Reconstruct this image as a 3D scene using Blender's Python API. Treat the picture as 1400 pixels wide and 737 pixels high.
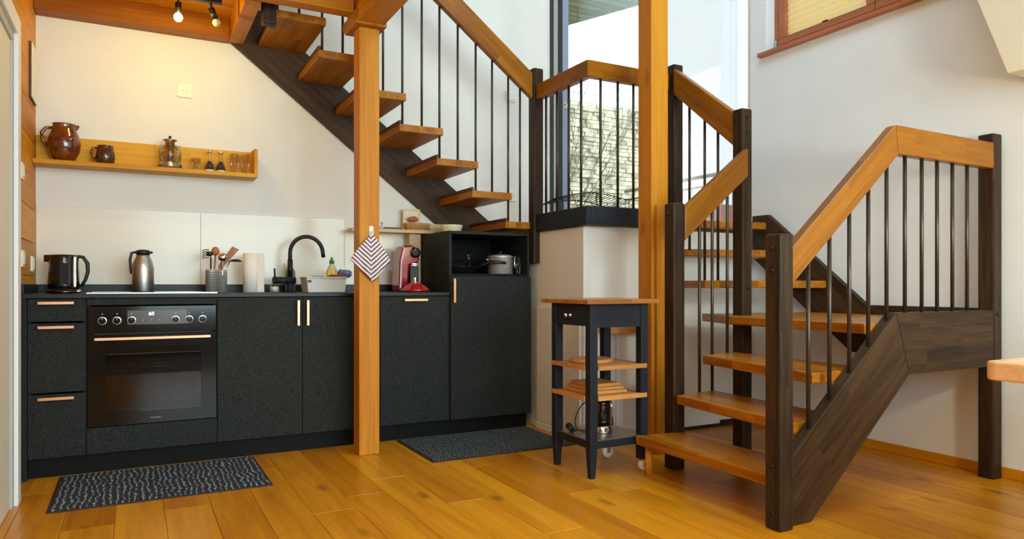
import bpy, bmesh, math, random
from mathutils import Vector, Matrix
R = math.radians
PI = math.pi
random.seed(7)
for o in list(bpy.data.objects):
    bpy.data.objects.remove(o, do_unlink=True)
scn = bpy.context.scene
col = scn.collection

# ------------------------------------------------------------------ camera, sky, light, exposure
cam_d = bpy.data.cameras.new('camera')
cam_d.sensor_width = 36
cam_d.lens = 970 / 1400 * 36
cam_d.shift_y = 21.5 / 1400
cam_d.clip_start = 0.05
cam = bpy.data.objects.new('camera', cam_d)
col.objects.link(cam)
cam.location = (0, 0, 0.9425)
cam.rotation_euler = (R(90), 0, R(-28.1))
scn.camera = cam

world = bpy.data.worlds.new('sky')
scn.world = world
world.use_nodes = True
bg = world.node_tree.nodes['Background']
bg.inputs[0].default_value = (0.93, 0.97, 1.0, 1)
bg.inputs[1].default_value = 2.3

vs = scn.view_settings
vs.view_transform = 'Standard'
vs.look = 'None'
vs.gamma = 1
vs.use_curve_mapping = False
vs.exposure = 0.0


def area(name, loc, target, sx, sy, power, color):
    l = bpy.data.lights.new(name, 'AREA')
    l.shape = 'RECTANGLE'
    l.size, l.size_y = sx, sy
    l.energy = power
    l.color = color
    o = bpy.data.objects.new(name, l)
    col.objects.link(o)
    o.location = loc
    d = Vector(target) - Vector(loc)
    o.rotation_euler = d.to_track_quat('-Z', 'Y').to_euler()
    return o


# ambient fill from rear and ceiling, roof light over the stairwell, dining lamp
area('rear_window_fill', (1.7, -2.6, 1.7), (1.6, 3.0, 1.1), 3.2, 2.2, 200, (0.66, 0.92, 1.0))  # area light added as ambient fill at the unseen rear opening
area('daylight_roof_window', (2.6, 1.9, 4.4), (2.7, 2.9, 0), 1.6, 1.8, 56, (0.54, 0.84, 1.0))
area('room_ceiling_fill', (0.3, 1.0, 2.5), (0.5, 2.0, 0), 1.4, 2.4, 46, (1.0, 0.96, 0.70))  # large area fill added under the slab to brighten the floor
area('dining_table_lamp', (2.75, 0.4, 1.42), (3.2, 2.2, 0.5), 0.12, 0.12, 13, (1.0, 0.86, 0.52))


# ------------------------------------------------------------------ materials
def S(r, g, b):
    def f(c):
        c /= 255
        return c / 12.92 if c <= 0.04045 else ((c + 0.055) / 1.055) ** 2.4
    return (f(r), f(g), f(b), 1)


MATS = {}


def base(name):
    m = bpy.data.materials.new(name)
    m.use_nodes = True
    nt = m.node_tree
    MATS[name] = m
    return m, nt, nt.nodes['Principled BSDF']


def plain(name, c, rough=0.5, metal=0.0, noise=0.0, scale=30, bump=0.0, coat=0.0, bscale=None, spec=None):
    m, nt, p = base(name)
    p.inputs['Base Color'].default_value = c
    p.inputs['Roughness'].default_value = rough
    p.inputs['Metallic'].default_value = metal
    p.inputs['Coat Weight'].default_value = coat
    if spec is not None:
        p.inputs['Specular IOR Level'].default_value = spec
    tc = nt.nodes.new('ShaderNodeTexCoord')
    n = nt.nodes.new('ShaderNodeTexNoise')
    n.inputs['Scale'].default_value = scale
    n.inputs['Detail'].default_value = 4
    nt.links.new(tc.outputs['Object'], n.inputs['Vector'])
    if noise:
        r = nt.nodes.new('ShaderNodeValToRGB')
        r.color_ramp.elements[0].position = 0.3
        r.color_ramp.elements[1].position = 0.7
        r.color_ramp.elements[0].color = tuple(v * (1 - noise) for v in c[:3]) + (1,)
        r.color_ramp.elements[1].color = tuple(min(1, v * (1 + noise)) for v in c[:3]) + (1,)
        nt.links.new(n.outputs['Fac'], r.inputs['Fac'])
        nt.links.new(r.outputs['Color'], p.inputs['Base Color'])
    if bump:
        n2 = nt.nodes.new('ShaderNodeTexNoise')
        n2.inputs['Scale'].default_value = bscale or scale
        n2.inputs['Detail'].default_value = 5
        nt.links.new(tc.outputs['Object'], n2.inputs['Vector'])
        b = nt.nodes.new('ShaderNodeBump')
        b.inputs['Strength'].default_value = bump
        b.inputs['Distance'].default_value = 0.002
        nt.links.new(n2.outputs['Fac'], b.inputs['Height'])
        nt.links.new(b.outputs['Normal'], p.inputs['Normal'])
    return m


def wood(name, dark, light, axis=0, rough=0.4, stave=None, spread=0.25, knots=0.0, fine=16, coat=0.0, knot_col=None, spec=0.5):
    """axis = local axis the grain follows; stave = (width, length) of the glued lamellas."""
    m, nt, p = base(name)
    N, L = nt.nodes, nt.links
    tc = N.new('ShaderNodeTexCoord')
    oi = N.new('ShaderNodeObjectInfo')
    off = N.new('ShaderNodeMath'); off.operation = 'MULTIPLY'; off.inputs[1].default_value = 37.0
    L.new(oi.outputs['Random'], off.inputs[0])
    add = N.new('ShaderNodeVectorMath'); add.operation = 'ADD'
    L.new(tc.outputs['Object'], add.inputs[0]); L.new(off.outputs[0], add.inputs[1])
    vec = add.outputs[0]
    bright = None
    if stave:
        sep = N.new('ShaderNodeSeparateXYZ'); L.new(tc.outputs['Object'], sep.inputs[0])
        ax = [sep.outputs[i] for i in range(3)]
        others = [i for i in range(3) if i != axis]

        def fl(src, div, o=0.013):
            a = N.new('ShaderNodeMath'); a.operation = 'MULTIPLY_ADD'
            a.inputs[1].default_value = 1 / div; a.inputs[2].default_value = o
            L.new(src, a.inputs[0])
            return a
        def floor(src):
            b = N.new('ShaderNodeMath'); b.operation = 'FLOOR'; L.new(src, b.inputs[0]); return b
        f1 = floor(fl(ax[others[0]], stave[0], 0.37).outputs[0])
        f2 = floor(fl(ax[others[1]], stave[0], 0.29).outputs[0])
        c1 = N.new('ShaderNodeCombineXYZ'); L.new(f1.outputs[0], c1.inputs[0]); L.new(f2.outputs[0], c1.inputs[1]); L.new(oi.outputs['Random'], c1.inputs[2])
        w1 = N.new('ShaderNodeTexWhiteNoise'); L.new(c1.outputs[0], w1.inputs['Vector'])
        la = fl(ax[axis], stave[1], 0.1)
        s = N.new('ShaderNodeMath'); s.operation = 'ADD'; L.new(la.outputs[0], s.inputs[0]); L.new(w1.outputs['Value'], s.inputs[1])
        f3 = floor(s.outputs[0])
        c2 = N.new('ShaderNodeCombineXYZ'); L.new(f1.outputs[0], c2.inputs[0]); L.new(f2.outputs[0], c2.inputs[1]); L.new(f3.outputs[0], c2.inputs[2])
        a3 = N.new('ShaderNodeVectorMath'); a3.operation = 'ADD'; L.new(c2.outputs[0], a3.inputs[0]); L.new(off.outputs[0], a3.inputs[1])
        w2 = N.new('ShaderNodeTexWhiteNoise'); L.new(a3.outputs[0], w2.inputs['Vector'])
        bright = w2.outputs['Value']
        sh = N.new('ShaderNodeVectorMath'); sh.operation = 'MULTIPLY_ADD'
        L.new(w2.outputs['Color'], sh.inputs[0]); sh.inputs[1].default_value = (9, 9, 9); L.new(vec, sh.inputs[2])
        vec = sh.outputs[0]
    else:
        bright = oi.outputs['Random']
    mp = N.new('ShaderNodeMapping')
    sc = [fine] * 3
    sc[axis] = fine * 0.07
    mp.inputs['Scale'].default_value = sc
    L.new(vec, mp.inputs['Vector'])
    n = N.new('ShaderNodeTexNoise'); n.inputs['Scale'].default_value = 1.0; n.inputs['Detail'].default_value = 6
    n.inputs['Roughness'].default_value = 0.62; n.inputs['Distortion'].default_value = 0.7
    L.new(mp.outputs[0], n.inputs['Vector'])
    mp2 = N.new('ShaderNodeMapping')
    sc2 = [fine * 6] * 3
    sc2[axis] = fine * 0.25
    mp2.inputs['Scale'].default_value = sc2
    L.new(vec, mp2.inputs['Vector'])
    nf = N.new('ShaderNodeTexNoise'); nf.inputs['Scale'].default_value = 1.0; nf.inputs['Detail'].default_value = 3
    L.new(mp2.outputs[0], nf.inputs['Vector'])
    mixn = N.new('ShaderNodeMath'); mixn.operation = 'MULTIPLY_ADD'; mixn.inputs[1].default_value = 0.35
    L.new(nf.outputs['Fac'], mixn.inputs[0]); 
    mm = N.new('ShaderNodeMath'); mm.operation = 'MULTIPLY'; mm.inputs[1].default_value = 0.65
    L.new(n.outputs['Fac'], mm.inputs[0]); L.new(mm.outputs[0], mixn.inputs[2])
    fac = N.new('ShaderNodeMath'); fac.operation = 'MULTIPLY_ADD'; fac.inputs[1].default_value = spread
    L.new(bright, fac.inputs[0])
    f0 = N.new('ShaderNodeMath'); f0.operation = 'SUBTRACT'; f0.inputs[1].default_value = spread / 2
    L.new(mixn.outputs[0], f0.inputs[0]); L.new(f0.outputs[0], fac.inputs[2])
    r = N.new('ShaderNodeValToRGB')
    r.color_ramp.elements[0].position = 0.30; r.color_ramp.elements[0].color = dark
    r.color_ramp.elements[1].position = 0.68; r.color_ramp.elements[1].color = light
    L.new(fac.outputs[0], r.inputs['Fac'])
    out = r.outputs['Color']
    if knots:
        mk = N.new('ShaderNodeMapping')
        sk = [5.5] * 3
        sk[axis] = 2.2
        mk.inputs['Scale'].default_value = sk
        L.new(vec, mk.inputs['Vector'])
        v = N.new('ShaderNodeTexVoronoi'); v.inputs['Scale'].default_value = 1.0; v.inputs['Randomness'].default_value = 1
        nd = N.new('ShaderNodeTexNoise'); nd.inputs['Scale'].default_value = 22
        L.new(vec, nd.inputs['Vector'])
        dd = N.new('ShaderNodeVectorMath'); dd.operation = 'MULTIPLY_ADD'; dd.inputs[1].default_value = (0.12, 0.12, 0.12)
        L.new(nd.outputs['Color'], dd.inputs[0]); L.new(mk.outputs[0], dd.inputs[2])
        L.new(dd.outputs[0], v.inputs['Vector'])
        kr = N.new('ShaderNodeMapRange'); kr.inputs['From Min'].default_value = 0.03; kr.inputs['From Max'].default_value = 0.17
        kr.inputs['To Min'].default_value = knots; kr.inputs['To Max'].default_value = 0
        L.new(v.outputs['Distance'], kr.inputs['Value'])
        mx = N.new('ShaderNodeMix'); mx.data_type = 'RGBA'
        L.new(kr.outputs[0], mx.inputs['Factor']); L.new(out, mx.inputs['A'])
        mx.inputs['B'].default_value = knot_col or tuple(q * 0.35 for q in dark[:3]) + (1,)
        out = mx.outputs['Result']
    L.new(out, p.inputs['Base Color'])
    p.inputs['Roughness'].default_value = rough
    p.inputs['Coat Weight'].default_value = coat
    p.inputs['Coat Roughness'].default_value = 0.25
    p.inputs['Specular IOR Level'].default_value = spec
    b = N.new('ShaderNodeBump'); b.inputs['Strength'].default_value = 0.12; b.inputs['Distance'].default_value = 0.002
    L.new(mixn.outputs[0], b.inputs['Height']); L.new(b.outputs['Normal'], p.inputs['Normal'])
    return m


def glassy(name, tint=(1, 1, 1, 1), gloss=1.0, clear=1.0):
    """a thin pane: transparent with a fresnel reflection"""
    m, nt, p = base(name)
    N, L = nt.nodes, nt.links
    N.remove(p)
    t = N.new('ShaderNodeBsdfTransparent'); t.inputs[0].default_value = tint
    g = N.new('ShaderNodeBsdfGlossy'); g.inputs['Roughness'].default_value = 0.02
    fr = N.new('ShaderNodeFresnel'); fr.inputs['IOR'].default_value = 1.45
    k = N.new('ShaderNodeMath'); k.operation = 'MULTIPLY'; k.inputs[1].default_value = gloss; k.use_clamp = True
    L.new(fr.outputs[0], k.inputs[0])
    mx = N.new('ShaderNodeMixShader')
    L.new(k.outputs[0], mx.inputs[0]); L.new(t.outputs[0], mx.inputs[1]); L.new(g.outputs[0], mx.inputs[2])
    L.new(mx.outputs[0], N['Material Output'].inputs['Surface'])
    return m


def emit(name, c, s):
    m, nt, p = base(name)
    p.inputs['Base Color'].default_value = (0, 0, 0, 1)
    p.inputs['Emission Color'].default_value = c
    p.inputs['Emission Strength'].default_value = s
    return m


M = {}
M['floor'] = wood('oiled_oak_boards', S(172, 100, 4), S(220, 150, 28), axis=1, rough=0.30, spread=0.24, knots=0.7, fine=9, spec=0.35, knot_col=S(84, 48, 20))
M['floor_gap'] = plain('floor_joint', S(96, 60, 26), 0.8)
M['plaster'] = plain('white_plaster', S(232, 237, 242), 0.85, noise=0.015, scale=6, bump=0.25, bscale=220)
M['plaster_warm'] = plain('cream_plaster', S(232, 231, 226), 0.85, noise=0.015, scale=6, bump=0.25, bscale=220)
M['bulk'] = plain('beige_plaster', S(222, 212, 190), 0.85, bump=0.2, bscale=220)
M['pine'] = wood('pine_boards', S(144, 80, 6), S(200, 132, 20), axis=0, rough=0.5, spread=0.3, knots=0.5, fine=8, knot_col=S(150, 78, 24), spec=0.25)
M['pine_shelf'] = wood('bright_pine_shelf', S(184, 122, 14), S(222, 166, 36), axis=0, rough=0.5, spread=0.2, knots=0.4, fine=8, spec=0.25)
M['pine_y'] = wood('pine_boards_along_wall', S(182, 110, 8), S(224, 154, 26), axis=1, rough=0.5, spread=0.3, knots=0.4, fine=8, knot_col=S(150, 78, 24), spec=0.25)
M['post'] = wood('pine_post', S(176, 106, 14), S(210, 142, 36), axis=2, rough=0.5, spread=0.1, knots=0.6, fine=11, knot_col=S(130, 70, 28), spec=0.25)
M['beech'] = wood('beech_rail', S(114, 64, 5), S(162, 102, 16), axis=0, rough=0.32, stave=(0.045, 0.38), spread=0.16, fine=14, spec=0.25)
M['tread_y'] = wood('beech_tread_long_y', S(128, 70, 6), S(188, 120, 28), axis=1, rough=0.32, stave=(0.048, 0.42), spread=0.16, fine=14, spec=0.25)
M['tread_up'] = wood('beech_upper_tread', S(120, 68, 8), S(184, 118, 26), axis=1, rough=0.34, stave=(0.048, 0.42), spread=0.16, fine=14, spec=0.25)
M['lip'] = wood('dark_tread_lip', S(60, 34, 22), S(88, 52, 34), axis=1, rough=0.45)
M['dark'] = wood('dark_stained_beech', S(22, 14, 7), S(82, 58, 34), axis=0, rough=0.5, stave=(0.09, 0.7), spread=0.12, fine=24, spec=0.2, knots=0.4)
M['dark_z'] = wood('dark_stained_post', S(20, 13, 8), S(70, 50, 32), axis=2, rough=0.5, stave=(0.06, 0.9), spread=0.1, fine=24, spec=0.2)
M['rod'] = plain('black_steel_rod', S(72, 64, 56), 0.35, 0.6)
M['bolt'] = plain('dark_bolt', S(46, 42, 40), 0.35, 0.6)
M['front'] = plain('charcoal_front', S(34, 37, 35), 0.65, noise=0.75, scale=170, bump=0.12, bscale=300, spec=0.2)
M['carcass'] = plain('charcoal_carcass', S(32, 34, 34), 0.65, noise=0.15, scale=200, spec=0.2)
M['plinth'] = plain('black_plinth', S(16, 17, 18), 0.6, spec=0.15)
M['worktop'] = plain('black_worktop', S(24, 26, 28), 0.38, noise=0.2, scale=120, spec=0.3)
M['copper'] = plain('copper_handle', S(222, 166, 128), 0.32, 0.75)
M['copper_dark'] = plain('copper_shadow_plate', S(128, 66, 34), 0.4, 0.6)
M['oven_black'] = plain('oven_black_glass', S(10, 9, 9), 0.10, 0, spec=0.3)
M['hob_black'] = plain('hob_black_glass', S(10, 10, 11), 0.35, spec=0.1)
M['oven_display'] = plain('oven_display_panel', S(70, 58, 52), 0.2)
M['oven_cavity'] = plain('oven_enamel', S(120, 100, 72), 0.5, noise=0.2, scale=30)
M['oven_pane'] = glassy('oven_window_glass', (0.42, 0.38, 0.34, 1), 1.1)
M['digit'] = emit('display_digits', (0.55, 0.75, 1, 1), 3.0)
M['print'] = plain('grey_print', S(190, 184, 176), 0.5)
M['print_dim'] = plain('dim_logo', S(96, 94, 92), 0.5)
M['steel'] = plain('brushed_steel', S(200, 196, 190), 0.24, 1.0, noise=0.08, scale=60)
M['steel_rough'] = plain('satin_steel', S(180, 178, 172), 0.36, 1.0, noise=0.1, scale=80)
M['steel_cup'] = plain('perforated_steel', S(226, 222, 214), 0.42, 0.7)
M['chrome'] = plain('chrome', S(225, 225, 225), 0.08, 1.0)
M['black_gloss'] = plain('black_gloss_plastic', S(12, 14, 18), 0.1, coat=0.5)
M['black_matt'] = plain('black_plastic', S(22, 22, 23), 0.45)
M['black_metal'] = plain('black_metal', S(26, 25, 25), 0.4, 0.4)
M['glass'] = glassy('clear_glass', (0.994, 0.994, 0.99, 1), 0.55)
M['pane'] = glassy('window_glass', (0.95, 0.98, 0.98, 1), 0.7)
M['splash'] = plain('white_backpainted_glass', S(236, 232, 220), 0.18, noise=0.01, scale=3, spec=0.3)
M['white'] = plain('white_paint', S(236, 236, 236), 0.45)
M['door_leaf'] = plain('cream_door_leaf', S(234, 224, 204), 0.55)
M['white_pl'] = plain('white_plastic', S(238, 234, 222), 0.35)
M['brown_glaze'] = plain('brown_glaze', S(104, 52, 24), 0.12, noise=0.6, scale=22, coat=0.7)
M['brown_glaze_dark'] = plain('brown_glaze_dark', S(74, 44, 30), 0.14, noise=0.6, scale=40, coat=0.7)
M['clay'] = plain('bare_clay', S(176, 120, 72), 0.7)
M['pepper'] = plain('peppercorns', S(44, 22, 34), 0.6, noise=0.5, scale=300)
M['salt'] = plain('salt', S(236, 226, 214), 0.7)
M['paper'] = plain('kitchen_paper', S(240, 234, 224), 0.9, bump=0.5, bscale=160)
M['spatula'] = wood('spatula_wood', S(140, 84, 44), S(186, 122, 74), axis=2, rough=0.6)
M['green_glass'] = plain('green_bottle', S(122, 138, 60), 0.15)
M['green_cap'] = plain('green_cap', S(44, 132, 62), 0.35)
M['soap_body'] = plain('dish_soap_bottle', S(206, 206, 150), 0.2)
M['soap_label'] = plain('yellow_label', S(206, 190, 70), 0.4, noise=0.5, scale=60)
M['basin'] = plain('grey_white_tub', S(206, 202, 194), 0.4)
M['cloth_blue'] = plain('blue_cloth', S(104, 118, 160), 0.9, noise=0.4, scale=60)
M['cloth_red'] = plain('red_cloth', S(176, 42, 58), 0.8)
M['red_gloss'] = plain('red_gloss_plastic', S(142, 14, 24), 0.16, coat=0.6)
M['red_glass'] = plain('red_enamel', S(168, 22, 22), 0.12, coat=0.8)
M['wicker'] = plain('wicker', S(196, 152, 84), 0.7, noise=0.3, scale=120)
M['wicker_cream'] = plain('cream_wicker', S(222, 204, 168), 0.7, noise=0.2, scale=120)
M['bread'] = plain('baked_brown', S(178, 104, 60), 0.8, noise=0.4, scale=90)
M['shelf_wood'] = wood('light_shelf_wood', S(186, 150, 104), S(214, 182, 136), axis=0, rough=0.5)
M['frame_wood'] = wood('pale_frame_wood', S(206, 178, 132), S(230, 206, 164), axis=0, rough=0.5)
M['print_card'] = plain('picture_card', S(232, 218, 196), 0.8, noise=0.06, scale=30)
M['bowl'] = plain('cream_bowl', S(232, 216, 178), 0.35)
M['mat_rim'] = plain('mat_rubber_rim', S(58, 40, 34), 0.7)
M['navy'] = plain('navy_black_paint', S(27, 33, 43), 0.5, spec=0.3)
M['trolley_top'] = wood('oak_trolley_top', S(142, 84, 28), S(188, 124, 54), axis=0, rough=0.4, stave=(0.04, 0.3), spread=0.25)
M['oak_board'] = wood('oak_boards_chopping', S(176, 116, 56), S(210, 150, 84), axis=0, rough=0.5)
M['win_frame'] = wood('reddish_window_wood', S(150, 84, 52), S(190, 116, 76), axis=1, rough=0.4, fine=10)
M['alu'] = plain('slate_blue_frame', S(138, 152, 172), 0.4)
M['alu_dark'] = plain('black_frame', S(34, 38, 42), 0.4)
M['alu_grey'] = plain('grey_seal', S(176, 176, 172), 0.5)
M['table'] = wood('pale_beech_table', S(214, 170, 118), S(236, 200, 152), axis=0, rough=0.35, stave=(0.06, 0.5), spread=0.15)
M['siding'] = plain('white_siding', S(232, 236, 240), 0.7, noise=0.03, scale=4)
M['stone'] = plain('pale_garden_stone', S(206, 203, 174), 0.9, noise=0.45, scale=7, bump=0.6)
M['stone_bed'] = plain('stone_joint', S(190, 187, 156), 0.95)
M['soffit'] = wood('weathered_soffit_board', S(70, 68, 30), S(112, 106, 58), axis=0, rough=0.7)
M['bark'] = plain('grey_bark', S(120, 112, 92), 0.9)
M['terrace'] = plain('terrace_concrete', S(190, 188, 180), 0.9, noise=0.1)
M['terracotta'] = plain('terracotta', S(206, 132, 104), 0.8)
M['rail_brown'] = plain('brown_outdoor_rail', S(120, 88, 62), 0.5)


def mat_rug(name, c_dark, c_light, freq=40, nw=4.6, lo=3.0, hi=3.5):
    m, nt, p = base(name)
    N, L = nt.nodes, nt.links
    tc = N.new('ShaderNodeTexCoord')
    sep = N.new('ShaderNodeSeparateXYZ'); L.new(tc.outputs['Object'], sep.inputs[0])
    n = N.new('ShaderNodeTexNoise'); n.inputs['Scale'].default_value = 9; L.new(tc.outputs['Object'], n.inputs['Vector'])
    a = N.new('ShaderNodeMath'); a.operation = 'MULTIPLY_ADD'; a.inputs[1].default_value = 0.055
    L.new(n.outputs['Fac'], a.inputs[0]); L.new(sep.outputs[0], a.inputs[2])
    b = N.new('ShaderNodeMath'); b.operation = 'MULTIPLY'; b.inputs[1].default_value = 2 * PI * freq; L.new(a.outputs[0], b.inputs[0])
    s = N.new('ShaderNodeMath'); s.operation = 'SINE'; L.new(b.outputs[0], s.inputs[0])
    n2 = N.new('ShaderNodeTexNoise'); n2.inputs['Scale'].default_value = 120; n2.inputs['Detail'].default_value = 1
    L.new(tc.outputs['Object'], n2.inputs['Vector'])
    c = N.new('ShaderNodeMath'); c.operation = 'MULTIPLY_ADD'; c.inputs[1].default_value = nw; L.new(n2.outputs['Fac'], c.inputs[0]); L.new(s.outputs[0], c.inputs[2])
    r = N.new('ShaderNodeMapRange'); r.inputs['From Min'].default_value = lo; r.inputs['From Max'].default_value = hi; L.new(c.outputs[0], r.inputs['Value'])
    mx = N.new('ShaderNodeMix'); mx.data_type = 'RGBA'; L.new(r.outputs[0], mx.inputs['Factor'])
    mx.inputs['A'].default_value = c_dark; mx.inputs['B'].default_value = c_light
    L.new(mx.outputs['Result'], p.inputs['Base Color'])
    p.inputs['Roughness'].default_value = 0.95
    bp = N.new('ShaderNodeBump'); bp.inputs['Strength'].default_value = 0.8; bp.inputs['Distance'].default_value = 0.004
    L.new(c.outputs[0], bp.inputs['Height']); L.new(bp.outputs['Normal'], p.inputs['Normal'])
    return m


M['rug1'] = mat_rug('speckled_mat_blue', S(38, 42, 52), S(168, 180, 190))
M['rug2'] = mat_rug('speckled_mat_dark', S(34, 37, 40), S(104, 114, 112), 52, 6.0, 3.1, 3.8)


def mat_towel():
    m, nt, p = base('striped_towel')
    N, L = nt.nodes, nt.links
    tc = N.new('ShaderNodeTexCoord')
    sep = N.new('ShaderNodeSeparateXYZ'); L.new(tc.outputs['Object'], sep.inputs[0])
    ab = N.new('ShaderNodeMath'); ab.operation = 'ABSOLUTE'; L.new(sep.outputs[0], ab.inputs[0])
    a = N.new('ShaderNodeMath'); a.operation = 'MULTIPLY_ADD'; a.inputs[1].default_value = -0.9; L.new(ab.outputs[0], a.inputs[0]); L.new(sep.outputs[2], a.inputs[2])
    b = N.new('ShaderNodeMath'); b.operation = 'MULTIPLY'; b.inputs[1].default_value = 2 * PI / 0.0250; L.new(a.outputs[0], b.inputs[0])
    s = N.new('ShaderNodeMath'); s.operation = 'SINE'; L.new(b.outputs[0], s.inputs[0])
    r = N.new('ShaderNodeMapRange'); r.inputs['From Min'].default_value = -0.35; r.inputs['From Max'].default_value = 0.1; L.new(s.outputs[0], r.inputs['Value'])
    mx = N.new('ShaderNodeMix'); mx.data_type = 'RGBA'; L.new(r.outputs[0], mx.inputs['Factor'])
    mx.inputs['A'].default_value = S(236, 228, 222); mx.inputs['B'].default_value = S(118, 92, 118)
    L.new(mx.outputs['Result'], p.inputs['Base Color'])
    p.inputs['Roughness'].default_value = 0.95
    return m


M['towel'] = mat_towel()


def mat_blind():
    m, nt, p = base('pleated_blind')
    N, L = nt.nodes, nt.links
    N.remove(p)
    d = N.new('ShaderNodeBsdfDiffuse'); d.inputs[0].default_value = S(236, 212, 150)
    t = N.new('ShaderNodeBsdfTranslucent'); t.inputs[0].default_value = S(226, 198, 138)
    mx = N.new('ShaderNodeMixShader'); mx.inputs[0].default_value = 0.65
    L.new(d.outputs[0], mx.inputs[1]); L.new(t.outputs[0], mx.inputs[2])
    L.new(mx.outputs[0], N['Material Output'].inputs['Surface'])
    return m


M['blind'] = mat_blind()
M['bulb_on'] = emit('lit_bulb', (1.0, 0.80, 0.45, 1), 45)
M['bulb_off'] = plain('frosted_bulb', S(200, 186, 150), 0.3)


# ------------------------------------------------------------------ geometry helpers
class MB:
    def __init__(self):
        self.v = []; self.f = []; self.s = []

    def add(self, vs_, fs, smooth=False):
        n = len(self.v)
        self.v += [Vector(p) for p in vs_]
        for f in fs:
            self.f.append(tuple(i + n for i in f)); self.s.append(smooth)
        return self

    def box(self, x0, x1, y0, y1, z0, z1):
        if x0 > x1: x0, x1 = x1, x0
        if y0 > y1: y0, y1 = y1, y0
        if z0 > z1: z0, z1 = z1, z0
        return self.add([(x0, y0, z0), (x1, y0, z0), (x1, y1, z0), (x0, y1, z0), (x0, y0, z1), (x1, y0, z1), (x1, y1, z1), (x0, y1, z1)],
                        [(0, 3, 2, 1), (4, 5, 6, 7), (0, 1, 5, 4), (1, 2, 6, 5), (2, 3, 7, 6), (3, 0, 4, 7)])

    def prism(self, pts, a, b, plane='XY'):
        """polygon pts in plane, extruded from a to b on the third axis"""
        def P(u, v, w):
            return {'XY': (u, v, w), 'XZ': (u, w, v), 'YZ': (w, u, v)}[plane]
        n = len(pts)
        vs_ = [P(u, v, a) for u, v in pts] + [P(u, v, b) for u, v in pts]
        fs = [tuple(range(n - 1, -1, -1)), tuple(range(n, 2 * n))] + [(i, (i + 1) % n, n + (i + 1) % n, n + i) for i in range(n)]
        return self.add(vs_, fs)

    def tube(self, pts, r, n=8, closed=False, caps=True):
        pts = [Vector(p) for p in pts]
        m = len(pts)
        rs = r if isinstance(r, (list, tuple)) else [r] * m
        base_i = len(self.v)
        up = None
        for i, p in enumerate(pts):
            if closed:
                d = pts[(i + 1) % m] - pts[i - 1]
            else:
                d = pts[min(i + 1, m - 1)] - pts[max(i - 1, 0)]
            d.normalize()
            if up is None:
                up = Vector((0, 0, 1)) if abs(d.z) < 0.9 else Vector((1, 0, 0))
            u = d.cross(up)
            if u.length < 1e-5:
                u = d.cross(Vector((0, 1, 0)))
            u.normalize(); w = u.cross(d).normalized(); up = w
            for k in range(n):
                a = 2 * PI * k / n
                self.v.append(p + (u * math.cos(a) + w * math.sin(a)) * rs[i])
        for i in range(m if closed else m - 1):
            j = (i + 1) % m
            for k in range(n):
                k2 = (k + 1) % n
                self.f.append((base_i + i * n + k, base_i + i * n + k2, base_i + j * n + k2, base_i + j * n + k)); self.s.append(True)
        if caps and not closed:
            self.f.append(tuple(base_i + k for k in range(n - 1, -1, -1))); self.s.append(False)
            self.f.append(tuple(base_i + (m - 1) * n + k for k in range(n))); self.s.append(False)
        return self

    def lathe(self, prof, c=(0, 0, 0), n=24, axis='Z'):
        """prof: list of (radius, height)"""
        b = len(self.v)
        c = Vector(c)
        for r, z in prof:
            for k in range(n):
                a = 2 * PI * k / n
                x, y = max(r, 1e-5) * math.cos(a), max(r, 1e-5) * math.sin(a)
                p = {'Z': (x, y, z), 'Y': (x, z, y), 'X': (z, x, y)}[axis]
                self.v.append(c + Vector(p))
        for i in range(len(prof) - 1):
            for k in range(n):
                k2 = (k + 1) % n
                self.f.append((b + i * n + k, b + i * n + k2, b + (i + 1) * n + k2, b + (i + 1) * n + k)); self.s.append(True)
        self.f.append(tuple(b + k for k in range(n - 1, -1, -1))); self.s.append(False)
        e = b + (len(prof) - 1) * n
        self.f.append(tuple(e + k for k in range(n))); self.s.append(False)
        return self

    def build(self, name, mat, parent=None, bevel=0, axis=None, solid=0, seg=2):
        """axis: world direction the mesh's local X should follow (for grain); origin goes to the vertex mean"""
        rot = Matrix.Identity(3)
        if axis is not None:
            x = Vector(axis).normalized()
            up = Vector((0, 0, 1)) if abs(x.z) < 0.95 else Vector((0, 1, 0))
            y = up.cross(x).normalized(); z = x.cross(y)
            rot = Matrix((x, y, z)).transposed()
        lo = Vector([min(p[i] for p in self.v) for i in range(3)]); hi = Vector([max(p[i] for p in self.v) for i in range(3)])
        cen = (lo + hi) / 2
        inv = rot.transposed()
        me = bpy.data.meshes.new(name)
        me.from_pydata([inv @ (p - cen) for p in self.v], [], self.f)
        me.polygons.foreach_set('use_smooth', self.s)
        bm = bmesh.new(); bm.from_mesh(me)
        bmesh.ops.recalc_face_normals(bm, faces=bm.faces)
        bm.to_mesh(me); bm.free()
        me.materials.append(mat)
        o = bpy.data.objects.new(name, me)
        col.objects.link(o)
        loc = cen
        if parent is not None:
            o.parent = parent
            loc = cen - WORLD.get(parent.name, Vector((0, 0, 0)))
        o.matrix_local = Matrix.Translation(loc) @ rot.to_4x4()
        WORLD[o.name] = cen.copy()
        ROT[o.name] = rot
        if parent is not None and ROT.get(parent.name) is not None and ROT[parent.name] != Matrix.Identity(3):
            pr = ROT[parent.name].transposed()
            o.matrix_local = Matrix.Translation(pr @ loc) @ (pr @ rot).to_4x4()
        if solid:
            sm = o.modifiers.new('thick', 'SOLIDIFY'); sm.thickness = solid
        if bevel:
            bv = o.modifiers.new('bevel', 'BEVEL'); bv.width = bevel; bv.segments = seg; bv.limit_method = 'ANGLE'; bv.angle_limit = R(40)
        return o


WORLD = {}
ROT = {}


def box(name, x0, x1, y0, y1, z0, z1, mat, parent=None, bevel=0, axis=None):
    return MB().box(x0, x1, y0, y1, z0, z1).build(name, mat, parent, bevel, axis)


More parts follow.
